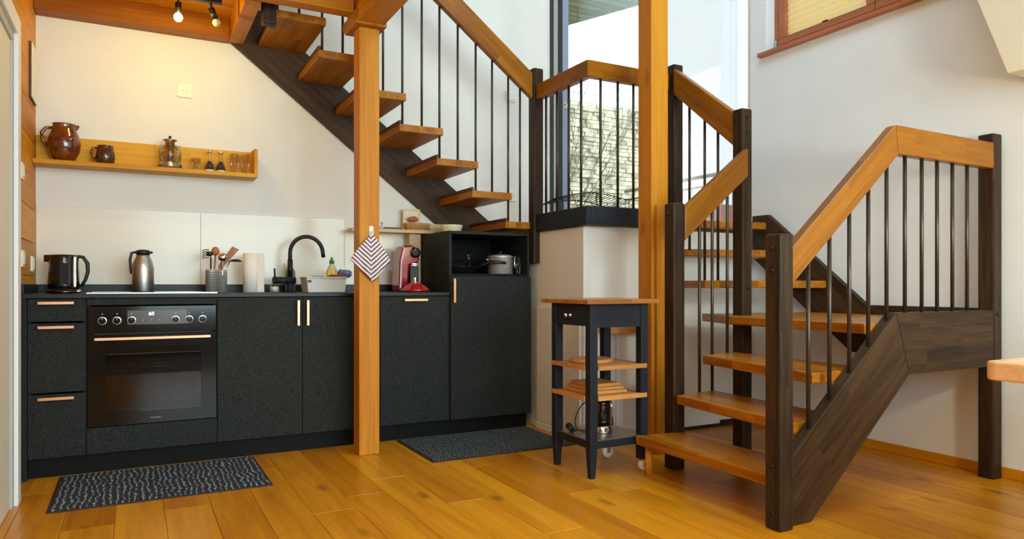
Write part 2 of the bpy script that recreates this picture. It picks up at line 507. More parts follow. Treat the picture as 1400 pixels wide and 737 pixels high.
def tag(o, label, cat, group=None):
    o['label'] = label; o['category'] = cat
    if group: o['group'] = group
    return o


def thing(name, loc, label, cat, group=None):
    o = bpy.data.objects.new(name, None)
    col.objects.link(o)
    o.location = loc
    o.empty_display_size = 0.05
    WORLD[o.name] = Vector(loc)
    return tag(o, label, cat, group)


def struct(o):
    o['kind'] = 'structure'
    return o


def lab(o, label):
    o['label'] = label
    return o


def stuff(o):
    o['kind'] = 'stuff'
    return o


def dup(root, loc, label=None):
    r = root.copy(); col.objects.link(r); r.location = loc
    WORLD[r.name] = Vector(loc)
    if label: r['label'] = label
    for ch in list(root.children):
        c = ch.copy(); col.objects.link(c); c.parent = r
        for g in list(ch.children):
            d = g.copy(); col.objects.link(d); d.parent = c
    return r


def text(name, s, size, loc, mat, parent, extrude=0.0006, rot=(90, 0, 0)):
    cu = bpy.data.curves.new(name, 'FONT')
    cu.body = s; cu.size = size; cu.extrude = extrude; cu.align_x = 'CENTER'; cu.align_y = 'CENTER'
    cu.materials.append(mat)
    tmp = bpy.data.objects.new(name + '_curve', cu); col.objects.link(tmp)
    bpy.context.view_layer.update()
    me = bpy.data.meshes.new_from_object(tmp.evaluated_get(bpy.context.evaluated_depsgraph_get()))
    bpy.data.objects.remove(tmp, do_unlink=True)
    me.name = name
    o = bpy.data.objects.new(name, me); col.objects.link(o)
    o.rotation_euler = [R(q) for q in rot]
    o.parent = parent
    o.location = Vector(loc) - WORLD.get(parent.name, Vector((0, 0, 0)))
    return o


# ------------------------------------------------------------------ the room
XL, XR, YB = -0.475, 3.77, 4.70      # left wall, right wall, kitchen wall
XG = 2.84                            # where the kitchen wall gives way to the glazing
LZ = 1.36                            # landing height
CZ = 2.56                            # ceiling over the kitchen
TOP = 4.6

floor = struct(box('floor', XL - 0.1, XR + 0.1, -2.9, YB + 0.1, -0.08, -0.006, M['floor_gap']))


def plank(x0, x1, y0, y1, z, parent, mat, name='floor_plank', th=0.006, g=0.0006, ch=0.0014):
    x0 += g; x1 -= g; y0 += g; y1 -= g
    vs_ = [(x0, y0, z - th), (x1, y0, z - th), (x1, y1, z - th), (x0, y1, z - th),
           (x0, y0, z - ch), (x1, y0, z - ch), (x1, y1, z - ch), (x0, y1, z - ch),
           (x0 + ch, y0 + ch, z), (x1 - ch, y0 + ch, z), (x1 - ch, y1 - ch, z), (x0 + ch, y1 - ch, z)]
    fs = [(0, 3, 2, 1), (8, 9, 10, 11)]
    for a in (0, 4):
        for i in range(4):
            j = (i + 1) % 4
            fs.append((a + i, a + j, a + 4 + j, a + 4 + i))
    return MB().add(vs_, fs).build(name, mat, parent)


PW = 0.18
fixed = {6: [3.78, 1.9], 7: [2.96, 1.1], 11: [2.31, 0.6], 4: [2.2, 3.3], 5: [2.75], 9: [3.35, 1.6]}
k0 = 0
x = 0.655 - 7 * PW
k = -1
while x < XR - 0.001:
    k += 1
    a, b = max(x, XL), min(x + PW, XR)
    if b - a > 0.01:
        cuts = fixed.get(k)
        if not cuts:
            cuts = []
            y = 0.1 + random.random() * 1.4
            while y < YB - 0.3:
                cuts.append(y); y += random.uniform(1.3, 2.2)
        ys = [-0.3] + sorted(c for c in cuts if c > 0) + [YB]
        for y0, y1 in zip(ys[:-1], ys[1:]):
            plank(a, b, y0, y1, 0.0, floor, M['floor'])
    x += PW

wb = struct(MB().box(XL - 0.1, XG, YB, YB + 0.15, 0, TOP).box(XG, XR + 0.1, YB, YB + 0.15, 0, 1.30).box(XG, XR + 0.1, YB, YB + 0.15, 4.1, TOP).build('wall_back', M['plaster_warm']))
wl = struct(MB().box(XL - 0.12, XL - 0.012, -2.9, YB + 0.1, 0, TOP).build('wall_left', M['pine_y']))
# tongue and groove boards on the left wall
zz = 1.351 - 8 * 0.18
while zz < CZ:
    z0, z1 = max(zz, 0.0), min(zz + 0.18, CZ)
    if z1 - z0 > 0.02:
        ya = 3.70 if z1 < 2.08 else 1.2
        o = MB().box(XL - 0.012, XL, ya, YB, z0 + 0.0015, z1 - 0.0015).build('wall_plank', M['pine_y'], wl, bevel=0.002, seg=1)
    zz += 0.18
# right wall with the window hole; it stops short of the glazed landing
WY0, WY1, WZ0, WZ1 = 1.85, 3.42, 2.50, 3.75
YE = 3.556
wr = MB()
wr.box(XR, XR + 0.22, -2.9, YE, 0, WZ0).box(XR, XR + 0.22, -2.9, WY0, WZ0, WZ1).box(XR, XR + 0.22, WY1, YE, WZ0, WZ1).box(XR, XR + 0.22, -2.9, YE, WZ1, TOP)
wr.box(XR, XR + 0.22, YE, YB + 0.15, 0, 1.30)
struct(wr.build('wall_right', M['plaster']))
# front wall behind the viewer with its window opening
struct(MB().box(XL - 0.1, 0.1, -3.0, -2.9, 0, TOP).box(3.3, XR + 0.2, -3.0, -2.9, 0, TOP).box(0.1, 3.3, -3.0, -2.9, 0, 0.5).box(0.1, 3.3, -3.0, -2.9, 2.9, TOP).build('wall_front', M['plaster']))
# roof plane over the stairwell and the upper floor slab over kitchen and room
struct(MB().box(XL - 0.1, XR + 0.25, -2.9, YB + 0.15, TOP, TOP + 0.1).build('ceiling', M['plaster']))
slab = struct(MB().box(XL, 1.09, -2.9, 3.9, CZ + 0.012, CZ + 0.2).box(XL, 0.52, 3.9, YB, CZ + 0.012, CZ + 0.2).build('ceiling_upper_floor', M['pine']))
y = YB
while y > 2.6:
    MB().box(XL, 0.52 if y - 0.13 > 3.85 else 1.08, y - 0.1385, y - 0.0015, CZ, CZ + 0.012).build('ceiling_plank', M['pine'], slab, bevel=0.002, seg=1)
    y -= 0.14
# block under the landing
land = struct(MB().box(2.375, XR, 3.54, YB, 0, 1.296).build('wall_landing', M['plaster_warm'], bevel=0.004))
struct(MB().box(XR - 0.012, XR, -2.9, 3.54, 0, 0.052).build('baseboard_right', M['floor'], bevel=0.003))
struct(MB().box(XR - 0.30, XR, 3.528, 3.54, 0, 0.04).box(2.6, XR - 0.3, 3.528, 3.54, 0, 0.02).build('baseboard_landing', M['dark_z']))
# beige boxed ceiling piece at the top right
struct(MB().prism([(1.888, 2.265), (1.757, 1.890), (0.9, 1.872), (0.9, 4.59), (2.70, 4.59)], 3.45, XR, 'YZ').build('ceiling_boxed_slope', M['bulk'], bevel=0.004))

# ------------------------------------------------------------------ timber frame
o = MB().box(XL, 0.515, 4.58, YB, 2.435, CZ).build('ceiling_beam', M['pine'], None, 0.004)
tag(o, 'pine beam running along the top of the cream kitchen wall', 'beam')
o = MB().box(0.515, 0.60, 3.95, 4.655, 2.43, CZ + 0.1).build('ceiling_beam', M['pine'], None, 0.004, axis=(0, 1, 0))
tag(o, 'short pine joist at the edge of the stair opening beside the ceiling lamps', 'beam')
o = MB().box(XL, 1.075, 3.855, 3.95, 2.445, 2.66).build('ceiling_beam', M['pine'], None, 0.006)
tag(o, 'pine beam above the top stair tread, running left from the post', 'beam')
bt = thing('ceiling_beam', (1.155, 3.9, 2.372), 'pine beam lying on the left timber post and coming towards the viewer', 'beam')
MB().box(1.08, 1.232, -1.5, 4.03, 2.385, 2.60).build('beam_body', M['pine'], bt, 0.006, axis=(0, 1, 0))
MB().prism([(3.80, 2.372), (4.03, 2.372), (4.09, 2.41), (4.09, 2.45), (3.80, 2.45)], 1.07, 1.242, 'YZ').build('saddle', M['pine'], bt, 0.003, axis=(0, 1, 0))

o = MB().box(1.098, 1.214, 3.843, 3.955, 0, 2.371).build('timber_post', M['post'], None, 0.006)
tag(o, 'square pine post standing in front of the dark kitchen units', 'post')
o = MB().box(2.545, 2.665, 3.118, 3.238, 0, 4.58).build('timber_post', M['post'], None, 0.006)
tag(o, 'tall square pine post between black trolley and stairs', 'post')
o = MB().box(2.568, 2.632, 3.096, 3.117, 0, 1.388).build('wooden_board', M['post'], None, 0.003)
tag(o, 'narrow upright wooden board fixed to the tall post beside the stairs', 'board')

# ------------------------------------------------------------------ lower staircase
st = thing('staircase', (2.9, 2.4, 0), 'lower winding flight with oak treads and dark stringers beside the white wall', 'staircase')
NW = 0.0375


def newel(x, y, z0, z1, parent, bolts=()):
    p = MB().box(x - NW, x + NW, y - NW, y + NW, z0, z1).build('newel_post', M['dark_z'], parent, 0.008)
    for face, z in bolts:
        m = MB()
        if face == 'X':
            m.lathe([(0.009, 0), (0.009, -0.004), (0.005, -0.008)], (x - NW, y, z), 12, 'X')
        else:
            m.lathe([(0.009, 0), (0.009, -0.004), (0.005, -0.008)], (x, y - NW, z), 12, 'Y')
        m.build('bolt', M['bolt'], p)
    return p


A = (2.205, 1.935); B = (2.46, 2.83); C = (2.98, 2.87); D = (3.705, 1.965); E = (3.0, 3.45); F = (2.367, 4.095)
newel(*A, 0, 1.140, st, [('X', 1.085), ('X', 1.0), ('X', 0.247), ('X', 0.068)])
newel(*B, 0, 1.364, st, [('X', 1.31), ('X', 1.22)])
newel(*C, 0, 1.916, st, [('Y', 1.87), ('Y', 1.785), ('Y', 0.93)])
newel(*D, 0, 1.68, st, [('Y', 0.80)])

RZ = 0.194


def tread(pts, z, parent, mat, th=0.045):
    return MB().prism(pts, z - th, z, 'XY').build('tread', mat, parent, 0.005)


T = [
    [(2.207, 2.825), (2.212, 1.985), (2.50, 1.985), (2.47, 2.79)],
    [(2.417, 2.765), (2.345, 1.985), (2.66, 1.985), (2.71, 2.815)],
    [(2.591, 2.765), (2.455, 1.985), (2.83, 1.985), (2.87, 2.815)],
    [(2.83, 2.815), (2.785, 1.985), (3.725, 1.985), (3.725, 3.0), (2.955, 3.16)],
    [(2.86, 3.03), (3.725, 2.91), (3.725, 3.24), (2.92, 3.37)],
    [(2.985, 3.31), (3.725, 3.15), (3.725, 3.44), (2.985, 3.52)],
    [(2.985, 3.492), (3.725, 3.375), (3.725, 3.60), (2.985, 3.60)],
]
for i, pts in enumerate(T):
    tread(pts, RZ * (i + 1) + (0.002 if i == 6 else 0), st, M['tread_y'])
# the small wooden support under the free end of the first tread
MB().lathe([(0.018, 0), (0.018, 0.149)], (2.256, 2.785, 0), 14).build('tread_support', M['post'], st)
# stringers
ys0, ys1 = 1.928, 1.982
MB().prism([(2.243, 0.0), (2.379, 0.0), (3.011, 0.55), (2.918, 0.822), (2.243, 0.247)], ys0, ys1, 'XZ').build('stringer', M['dark'], st, 0.004, axis=(0.76, 0, 0.65))
MB().prism([(3.012, 0.55), (3.667, 0.55), (3.667, 0.822), (2.919, 0.822)], ys0, ys1, 'XZ').build('stringer', M['dark'], st, 0.004, axis=(1, 0, 0))
MB().prism([(2.003, 0.55), (2.75, 0.55), (3.5, 1.13), (3.5, 1.413), (3.372, 1.413), (2.649, 0.8285), (2.003, 0.8285)], 3.727, 3.768, 'YZ').build('stringer', M['dark'], st, 0.004, axis=(0, 0.79, 0.61))
# inner apron stringer between first treads' rail newels is absent in the photo: rods stand on the treads
# handrail front: raked and level pieces, mitred
y0, y1 = 1.925, 1.975
MB().prism([(2.243, 0.922), (2.935, 1.512), (2.915, 1.638), (2.243, 1.065)], y0, y1, 'XZ').build('handrail', M['beech'], st, 0.006, axis=(0.76, 0, 0.65))
MB().prism([(2.936, 1.512), (3.667, 1.508), (3.667, 1.632), (2.916, 1.638)], y0, y1, 'XZ').build('handrail', M['beech'], st, 0.006, axis=(1, 0, 0))
for xb in (2.388, 2.514, 2.637, 2.76, 2.883, 3.011, 3.133, 3.248, 3.367, 3.485, 3.59):
    if xb > 3.55: continue
    zb = 0.822 if xb > 2.918 else 0.247 + (xb - 2.243) * 0.852
    zt = 1.514 if xb > 2.93 else 0.925 + (xb - 2.243) * 0.853
    MB().tube([(xb, 1.95, zb - 0.01), (xb, 1.95, zt + 0.02)], 0.0085, 10).build('baluster', M['rod'], st)
# rail newel B -> C
MB().prism([(2.497, 1.170), (2.943, 1.535), (2.943, 1.685), (2.497, 1.340)], 2.79, 2.835, 'XZ').build('handrail', M['beech'], st, 0.006, axis=(0.77, 0, 0.64))
for xb, zb, yb in ((2.602, 0.388, 2.80), (2.690, 0.388, 2.80), (2.798, 0.582, 2.80)):
    zt = 1.170 + (xb - 2.497) * 0.8184
    MB().tube([(xb, yb, zb - 0.01), (xb, yb, zt + 0.02)], 0.0085, 10).build('baluster', M['rod'], st)
# rail newel C -> E over the winders
MB().prism([(2.908, 1.715), (3.41, 2.125), (3.41, 2.285), (2.908, 1.905)], 2.955, 3.0, 'YZ').build('handrail', M['beech'], st, 0.006, axis=(0, 0.78, 0.62))
for yb, zb in ((3.298, RZ * 6), (3.168, RZ * 5), (3.06, RZ * 5)):
    zt = 1.715 + (yb - 2.908) * 0.817
    zs = zb if yb < 3.29 else 1.165
    MB().tube([(2.985, yb, zs - 0.01), (2.985, yb, zt + 0.02)], 0.0085, 10).build('baluster', M['rod'], st)

# ------------------------------------------------------------------ landing with its balustrade
ld = thing('landing_platform', (2.9, 4.0, 1.296), 'stair landing with black fascia boards and oak boarding above the cream wall block', 'landing')
MB().box(2.386, XR, 3.61, YB, 1.298, LZ).build('landing_boards', M['tread_y'], ld)
MB().box(2.345, 2.385, 3.462, 4.055, 1.298, 1.410).build('fascia', M['navy'], ld, 0.003)
fa = MB().box(2.386, 2.962, 3.462, 3.50, 1.298, 1.410).build('fascia', M['navy'], ld, 0.003)
MB().lathe([(0.009, 0), (0.009, -0.004), (0.004, -0.007)], (2.345, 3.60, 1.318), 12, 'X').build('bolt', M['bolt'], ld)
lr = thing('landing_balustrade', (2.7, 3.7, 1.41), 'level oak rail with black rods round the landing corner', 'railing')
newel(*E, 1.30, 2.32, lr)
newel(*F, 1.088, 2.38, lr)
MB().prism([(2.345, 3.455), (2.395, 3.505), (2.395, 4.055), (2.345, 4.055)], 2.168, 2.267, 'XY').build('handrail', M['beech'], lr, 0.005, axis=(0, 1, 0))
MB().prism([(2.346, 3.455), (2.962, 3.455), (2.962, 3.505), (2.396, 3.505)], 2.168, 2.267, 'XY').build('handrail', M['beech'], lr, 0.005, axis=(1, 0, 0))
for yb in (3.964, 3.829, 3.692, 3.555):
    MB().tube([(2.368, yb, 1.40), (2.368, yb, 2.18)], 0.0085, 10).build('baluster', M['rod'], lr)
for xb in (2.456, 2.582, 2.70, 2.82, 2.92):
    MB().tube([(xb, 3.48, 1.40), (xb, 3.48, 2.18)], 0.0085, 10).build('baluster', M['rod'], lr)

# ------------------------------------------------------------------ upper staircase against the kitchen wall
us = thing('staircase', (1.5, 4.4, 1.36), 'upper straight flight of oak treads climbing left above the kitchen', 'staircase')
sl = 0.785
low = lambda x: 2.439 - sl * (x - 0.531)
MB().prism([(0.531, low(0.531)), (1.975, low(1.975)), (1.99, 1.299), (2.33, 1.299), (2.33, 1.408), (2.29, 1.416), (0.525, 2.80), (0.50, 2.62), (0.502, 2.47)], 4.658, 4.698, 'XZ').build('stringer', M['dark'], us, 0.004, axis=(0.787, 0, -0.617))
for i in range(7):
    z = 1.36 + 0.1865 * i
    xr = 2.430 - 0.242 * i
    xl = xr - 0.286
    if i == 0: xr = 2.325
    t = MB().box(xl, xr, 4.098, 4.656, z - 0.045, z).build('tread', M['tread_up'], us, 0.004)
    MB().box(xl - 0.001, xl + 0.014, 4.10, 4.655, z + 0.0005, z + 0.022).build('riser_lip', M['lip'], t, 0.002)
rm = 0.768
MB().prism([(2.330, 2.180), (2.330, 2.345), (0.70, 2.345 + rm * 1.63), (0.70, 2.180 + rm * 1.63)], 4.07, 4.12, 'XZ').build('handrail', M['beech'], us, 0.006, axis=(0.787, 0, -0.617))
mb = [(0.71, 6), (0.829, 6), (0.958, 5), (1.077, 5), (1.194, 4), (1.32, 4), (1.441, 3), (1.566, 3), (1.683, 2), (1.807, 2), (1.932, 1), (2.049, 1), (2.167, 0), (2.255, 0)]
for xb, i in mb:
    zt = 2.180 + rm * (2.33 - xb)
    MB().tube([(xb, 4.112, 1.36 + 0.1865 * i - 0.02), (xb, 4.112, zt + 0.02)], 0.0075, 10).build('baluster', M['rod'], us)
MB().box(0.622, 0.698, 4.055, 4.13, 2.377, 3.85).build('newel_post', M['dark_z'], us, 0.014, seg=3)

# ------------------------------------------------------------------ glazing at the landing
w1 = struct(thing('window_1', (3.3, 4.72, 1.36), 'x', 'x'))
del w1['label']; del w1['category']
MB().box(2.841, 2.872, 4.69, 4.76, 1.30, 4.1).build('outer_frame', M['alu_dark'], w1, 0.002)
MB().box(2.872, 2.915, 4.70, 4.75, 1.30, 4.1).build('seal_strip', M['alu_grey'], w1)
MB().box(2.915, 2.945, 4.685, 4.76, 1.30, 4.1).build('sash_edge', M['alu_dark'], w1, 0.002)
sash = MB().box(2.945, 3.00, 4.68, 4.75, 1.37, 4.05).box(2.945, 3.77, 4.68, 4.75, 1.30, 1.37).box(3.745, 3.77, 4.68, 4.75, 1.37, 4.05).build('sash', M['alu'], w1, 0.003)
MB().box(3.00, 3.745, 4.712, 4.722, 1.37, 4.05).build('pane', M['pane'], w1)
lk = MB().lathe([(0.017, 0), (0.017, -0.006), (0.012, -0.009)], (2.968, 4.68, 2.352), 16, 'Y').box(2.951, 2.985, 4.674, 4.68, 2.32, 2.352).build('lock_plate', M['chrome'], w1)
MB().lathe([(0.006, 0), (0.006, -0.003)], (2.968, 4.671, 2.352), 10, 'Y').build('keyhole', M['black_matt'], lk)
MB().tube([(2.90, 4.695, 1.56), (2.90, 4.695, 1.66)], 0.008, 8).tube([(2.86, 4.69, 1.60), (2.95, 4.69, 1.60)], 0.006, 8).build('hinge', M['alu_grey'], w1)
w2 = struct(thing('window_2', (3.8, 4.1, 1.36), 'x', 'x'))
del w2['label']; del w2['category']
MB().box(3.79, 3.86, YE, 3.60, 1.30, 4.55).box(3.79, 3.86, 4.62, 4.68, 1.30, 4.55).box(3.79, 3.86, 3.60, 4.62, 1.30, 1.36).build('sash', M['white'], w2, 0.003)
MB().box(3.82, 3.83, 3.60, 4.62, 1.36, 4.55).build('pane', M['pane'], w2)

# window high in the right wall
w3 = struct(thing('window_3', (3.8, 2.7, 2.5), 'x', 'x'))
del w3['label']; del w3['category']
fx0, fx1 = 3.85, 3.91
fr = MB().box(fx0, fx1, 3.372, 3.42, 2.515, WZ1).box(fx0, fx1, WY0, 1.90, 2.515, WZ1).box(fx0, fx1, 1.90, 3.372, 2.515, 2.555).box(fx0, fx1, 1.90, 3.372, 3.70, WZ1)
fr.build('window_frame', M['win_frame'], w3, 0.004)
for (ya, yb) in ((2.672, 3.37), (1.905, 2.668)):
    s = MB().box(fx0 - 0.012, fx1, ya, yb, 2.557, 2.60).box(fx0 - 0.012, fx1, ya, yb, 3.65, 3.698).box(fx0 - 0.012, fx1, ya, ya + 0.055, 2.60, 3.65).box(fx0 - 0.012, fx1, yb - 0.05, yb, 2.60, 3.65)
    so = s.build('sash', M['win_frame'], w3, 0.004)
    MB().box(3.885, 3.892, ya + 0.055, yb - 0.05, 2.60, 3.65).build('pane', M['pane'], so)
# pleated blind: folded sheet
for (ya, yb, zb) in ((2.730, 3.317, 2.604), (1.962, 2.612, 2.604)):
    m = MB()
    vs_, fs = [], []
    n = 54
    for i in range(n + 1):
        z = zb + (3.645 - zb) * i / n
        xx = 3.862 + (0.008 if i % 2 else 0)
        vs_ += [(xx, ya, z), (xx, yb, z)]
    for i in range(n):
        fs.append((2 * i, 2 * i + 1, 2 * i + 3, 2 * i + 2))
    bl = m.add(vs_, fs).build('pleated_blind', M['blind'], w3)
    MB().box(3.856, 3.874, ya, yb, zb - 0.003, zb + 0.006).build('bottom_rail', M['lip'], bl)
    MB().box(3.850, 3.858, (ya + yb) / 2 - 0.02, (ya + yb) / 2 + 0.015, zb - 0.004, zb + 0.012).build('pull_tab', M['black_matt'], bl)
MB().box(3.735, 3.92, WY0 - 0.05, 3.465, 2.485, 2.513).build('sill', M['win_frame'], w3, 0.004)
MB().tube([(3.846, 3.405, 2.545), (3.846, 3.405, 2.60)], 0.007, 8).build('hinge', M['alu_grey'], w3)

# ------------------------------------------------------------------ outdoors
ow = thing('neighbour_wall', (4, 9, 0), 'white clapboard house wall beyond the landing glass', 'house wall')
y0 = 9.0
z = 2.6; k = 0
while z < 8.5:
    MB().prism([(y0, z), (y0 - 0.03, z), (y0 - 0.008, z + 0.139), (y0, z + 0.139)], 1.0, 7.0, 'YZ').build('cladding_board', M['siding'], ow)
    z += 0.14
tag(ow, 'white clapboard house wall beyond the landing glass', 'wall')
gw = thing('garden_wall', (4, 8.2, 0), 'pale dry stone wall seen through the landing rods', 'wall')
MB().box(1.6, 6.6, 8.25, 8.5, 0, 3.42).build('joint_bed', M['stone_bed'], gw)
m = MB()
z = 1.2
while z < 3.4:
    hh = random.uniform(0.045, 0.07)
    x = 2.4 + random.random() * 0.1
    while x < 6.4:
        ww = random.uniform(0.10, 0.30)
        dy = random.uniform(0, 0.05)
        m.box(x, x + ww - 0.014, 8.15 - dy, 8.26, z, z + hh - 0.009)
        x += ww
    z += hh
stuff(m.build('stone_course', M['stone'], gw))
# bare shrub
rs = random.Random(5)
m = MB()


def branch(p, d, ln, r, depth):
    q = p + d * ln
    mid = p + d * ln * 0.5 + Vector((rs.uniform(-1, 1), rs.uniform(-1, 1), rs.uniform(-1, 1))) * ln * 0.07
    m.tube([p, mid, q], [r, r * 0.85, r * 0.65], 5)
    if depth:
        for _ in range(3 if depth > 1 else 4):
            nd = (d + Vector((rs.uniform(-0.75, 0.75), rs.uniform(-0.5, 0.5), rs.uniform(-0.1, 0.7)))).normalized()
            branch(p.lerp(q, rs.uniform(0.45, 1)), nd, ln * rs.uniform(0.55, 0.8), r * 0.6, depth - 1)


for sx, lean in ((4.35, 0.1), (4.75, 0.15), (3.75, -0.25)):
    branch(Vector((sx, 7.3, 1.0)), Vector((lean, 0, 1)).normalized(), 1.15, 0.013, 4)
o = m.build('bare_shrub', M['bark'])
tag(o, 'leafless branching shrub in front of the pale stone wall outdoors', 'shrub')
# soffit of slatted boards
sf = thing('roof_soffit', (3, 5.5, 3.6), 'slatted wooden roof overhang seen at the top of the landing glass', 'roof overhang')
poly_x = lambda yy: 4.23 - (yy - 5.40) * (0.31 / 0.74)
yy = 4.9
while yy < 7.3:
    x1 = poly_x(yy + 0.05)
    MB().prism([(1.4, yy), (poly_x(yy), yy), (poly_x(yy + 0.088), yy + 0.088), (1.4, yy + 0.088)], 3.60, 3.62, 'XY').build('soffit_slat', M['soffit'], sf)
    yy += 0.10
MB().prism([(1.4, 4.88), (poly_x(4.88), 4.88), (poly_x(7.3), 7.3), (1.4, 7.3)], 3.622, 3.66, 'XY').build('roof_deck', M['stone_bed'], sf)
# terrace and its railing
struct(MB().box(XR + 0.22, 6.4, 3.0, 8.1, 1.1, 1.28).build('floor_terrace', M['terrace']))
tr = thing('terrace_railing', (6.15, 6.9, 1.28), 'thin outdoor terrace railing with brown handrail beyond the stair rail', 'railing')
MB().tube([(6.15, 5.0, 2.27), (6.15, 8.4, 2.27)], 0.024, 8).build('handrail', M['rail_brown'], tr)
MB().tube([(6.15, 5.0, 2.15), (6.15, 8.4, 2.15)], 0.012, 6).build('top_bar', M['black_metal'], tr)
y = 5.05
while y < 8.4:
    MB().tube([(6.15, y, 1.28), (6.15, y, 2.15)], 0.009, 6).build('baluster', M['black_metal'], tr)
    y += 0.17
o = MB().prism([(-0.16, 0), (0.16, 0), (0.2, 0.56), (-0.2, 0.56)], -0.17, 0.17, 'XZ').build('plant_pot', M['terracotta'], None, 0.01)
o.location = (5.85, 6.0, 1.5605)
tag(o, 'tall terracotta planter on the terrace behind the stairs', 'planter')

# ------------------------------------------------------------------ kitchen units
YF = 4.10        # front plane of the doors
YC = 4.12        # carcass front
WT = 0.90        # top of worktop


def hbar(x0, x1, z, parent):
    m = MB().box(x0, x1, YF - 0.030, YF - 0.022, z - 0.007, z + 0.007).box(x0 + 0.004, x0 + 0.014, YF - 0.022, YF, z - 0.006, z + 0.006).box(x1 - 0.014, x1 - 0.004, YF - 0.022, YF, z - 0.006, z + 0.006)
    return m.build('handle', M['copper'], parent, 0.0015)


def vbar(x, z0, z1, parent):
    m = MB().box(x - 0.007, x + 0.007, YF - 0.030, YF - 0.022, z0, z1).box(x - 0.006, x + 0.006, YF - 0.022, YF, z0 + 0.004, z0 + 0.014).box(x - 0.006, x + 0.006, YF - 0.022, YF, z1 - 0.014, z1 - 0.004)
    return m.build('handle', M['copper'], parent, 0.0015)


def carcass(x0, x1, z0, z1, parent):
    t = 0.016
    m = MB().box(x0, x0 + t, YC, YB - 0.02, z0, z1).box(x1 - t, x1, YC, YB - 0.02, z0, z1).box(x0 + t, x1 - t, YC, YB - 0.02, z0, z0 + t).box(x0 + t, x1 - t, YC, YB - 0.02, z1 - t, z1).box(x0 + t, x1 - t, YB - 0.036, YB - 0.02, z0 + t, z1 - t)
    return m.build('body', M['carcass'], parent)


G = 0.0016
X0, X1, X2, X3, X4, X5, X6 = -0.449, -0.205, 0.398, 0.846, 1.300, 1.743, 2.321
ZB, ZT = 0.100, 0.878
# drawer unit
cb = thing('drawer_cabinet', ((X0 + X1) / 2, 4.4, ZB), 'narrow charcoal unit of three drawers at the left end', 'cabinet')
carcass(X0, X1 - 0.001, ZB, ZT, cb)
for z0, z1, hz in ((0.764, 0.886, 0.862), (0.418, 0.758, 0.738), (0.100, 0.412, 0.392)):
    d = MB().box(X0 + G, X1 - G, YF, YC - 0.001, z0 + G, min(z1, 0.876) - G).build('drawer', M['front'], cb, 0.001)
    hbar(-0.405, -0.256, min(hz, 0.856), d)
o = MB().box(XL + 0.001, X0 - 0.001, YF, YB - 0.02, 0.0, ZT).build('filler_panel', M['carcass'], None)
tag(o, 'dark filler strip between the drawer unit and the pine wall', 'panel')
# oven housing
oh = thing('oven_cabinet', ((X1 + X2) / 2, 4.4, ZB), 'charcoal housing unit around the built-in oven', 'cabinet')
m = MB().box(X1, X1 + 0.016, YC, YB - 0.02, ZB, ZT).box(X2 - 0.017, X2 - 0.001, YC, YB - 0.02, ZB, ZT).box(X1 + 0.016, X2 - 0.017, YC, YB - 0.02, ZB, ZB + 0.016)
m.build('body', M['carcass'], oh)
MB().box(X1 + G, X2 - G, YF, YC - 0.001, 0.843, 0.875).build('top_panel', M['front'], oh, 0.001)
MB().box(X1 + G, X2 - G, YF, YC - 0.001, ZB + G, 0.230).build('bottom_panel', M['front'], oh, 0.001)
# oven
ov = thing('oven', ((X1 + X2) / 2, 4.3, 0.234), 'black built-in oven with six knobs and a copper bar', 'oven')
ox0, ox1 = X1 + 0.006, X2 - 0.006
cz0, cz1 = 0.235, 0.690
m = MB().box(ox0 + 0.02, ox1 - 0.02, YC + 0.48, YC + 0.50, cz0, 0.83)
m.box(ox0 + 0.02, ox0 + 0.04, YC, YC + 0.48, cz0, 0.83).box(ox1 - 0.04, ox1 - 0.02, YC, YC + 0.48, cz0, 0.83).box(ox0 + 0.04, ox1 - 0.04, YC, YC + 0.48, cz0, cz0 + 0.03).box(ox0 + 0.04, ox1 - 0.04, YC, YC + 0.48, 0.66, 0.83)
m.build('cavity', M['oven_cavity'], ov)
rk = MB()
for i in range(15):
    xx = ox0 + 0.05 + (ox1 - ox0 - 0.10) * i / 14
    rk.tube([(xx, YC + 0.02, 0.52), (xx, YC + 0.42, 0.52)], 0.0018, 5)
rk.tube([(ox0 + 0.042, YC + 0.02, 0.52), (ox1 - 0.042, YC + 0.02, 0.52)], 0.003, 6).tube([(ox0 + 0.042, YC + 0.2, 0.52), (ox1 - 0.042, YC + 0.2, 0.52)], 0.003, 6).tube([(ox0 + 0.042, YC + 0.42, 0.52), (ox1 - 0.042, YC + 0.42, 0.52)], 0.003, 6)
rk.build('oven_rack', M['steel'], ov)
cp = MB().box(ox0, ox1, YF - 0.002, YC - 0.001, 0.700, 0.836).build('control_panel', M['oven_black'], ov, 0.002)
dp = MB().box(-0.026, 0.250, YF - 0.0035, YF - 0.002, 0.742, 0.814).build('display', M['oven_display'], cp)
text('display_digits', '60', 0.026, (0.083, YF - 0.0045, 0.796), M['digit'], cp, 0.0003)
for i, xx in enumerate((0.045, 0.083, 0.12)):
    MB().lathe([(0.0022, 0), (0.0022, -0.001)], (xx, YF - 0.0035, 0.764), 8, 'Y').build('touch_key', M['print'], cp)
for xk in (-0.136, -0.072, -0.007, 0.195, 0.260, 0.325):
    kb = MB().lathe([(0.0205, -0.002), (0.0205, -0.008), (0.0175, -0.008)], (xk, YF, 0.764), 24, 'Y').build('knob_ring', M['steel'], cp)
    MB().lathe([(0.0168, -0.004), (0.0165, -0.024), (0.014, -0.027)], (xk, YF, 0.764), 22, 'Y').build('knob', M['oven_black'], cp)
    MB().box(xk - 0.001, xk + 0.001, YF - 0.0283, YF - 0.027, 0.769, 0.777).build('pointer', M['print'], cp)
    MB().lathe([(0.0028, 0), (0.0028, -0.0008)], (xk, YF - 0.0036, 0.798), 8, 'Y').build('symbol', M['print'], cp)
dr = MB()
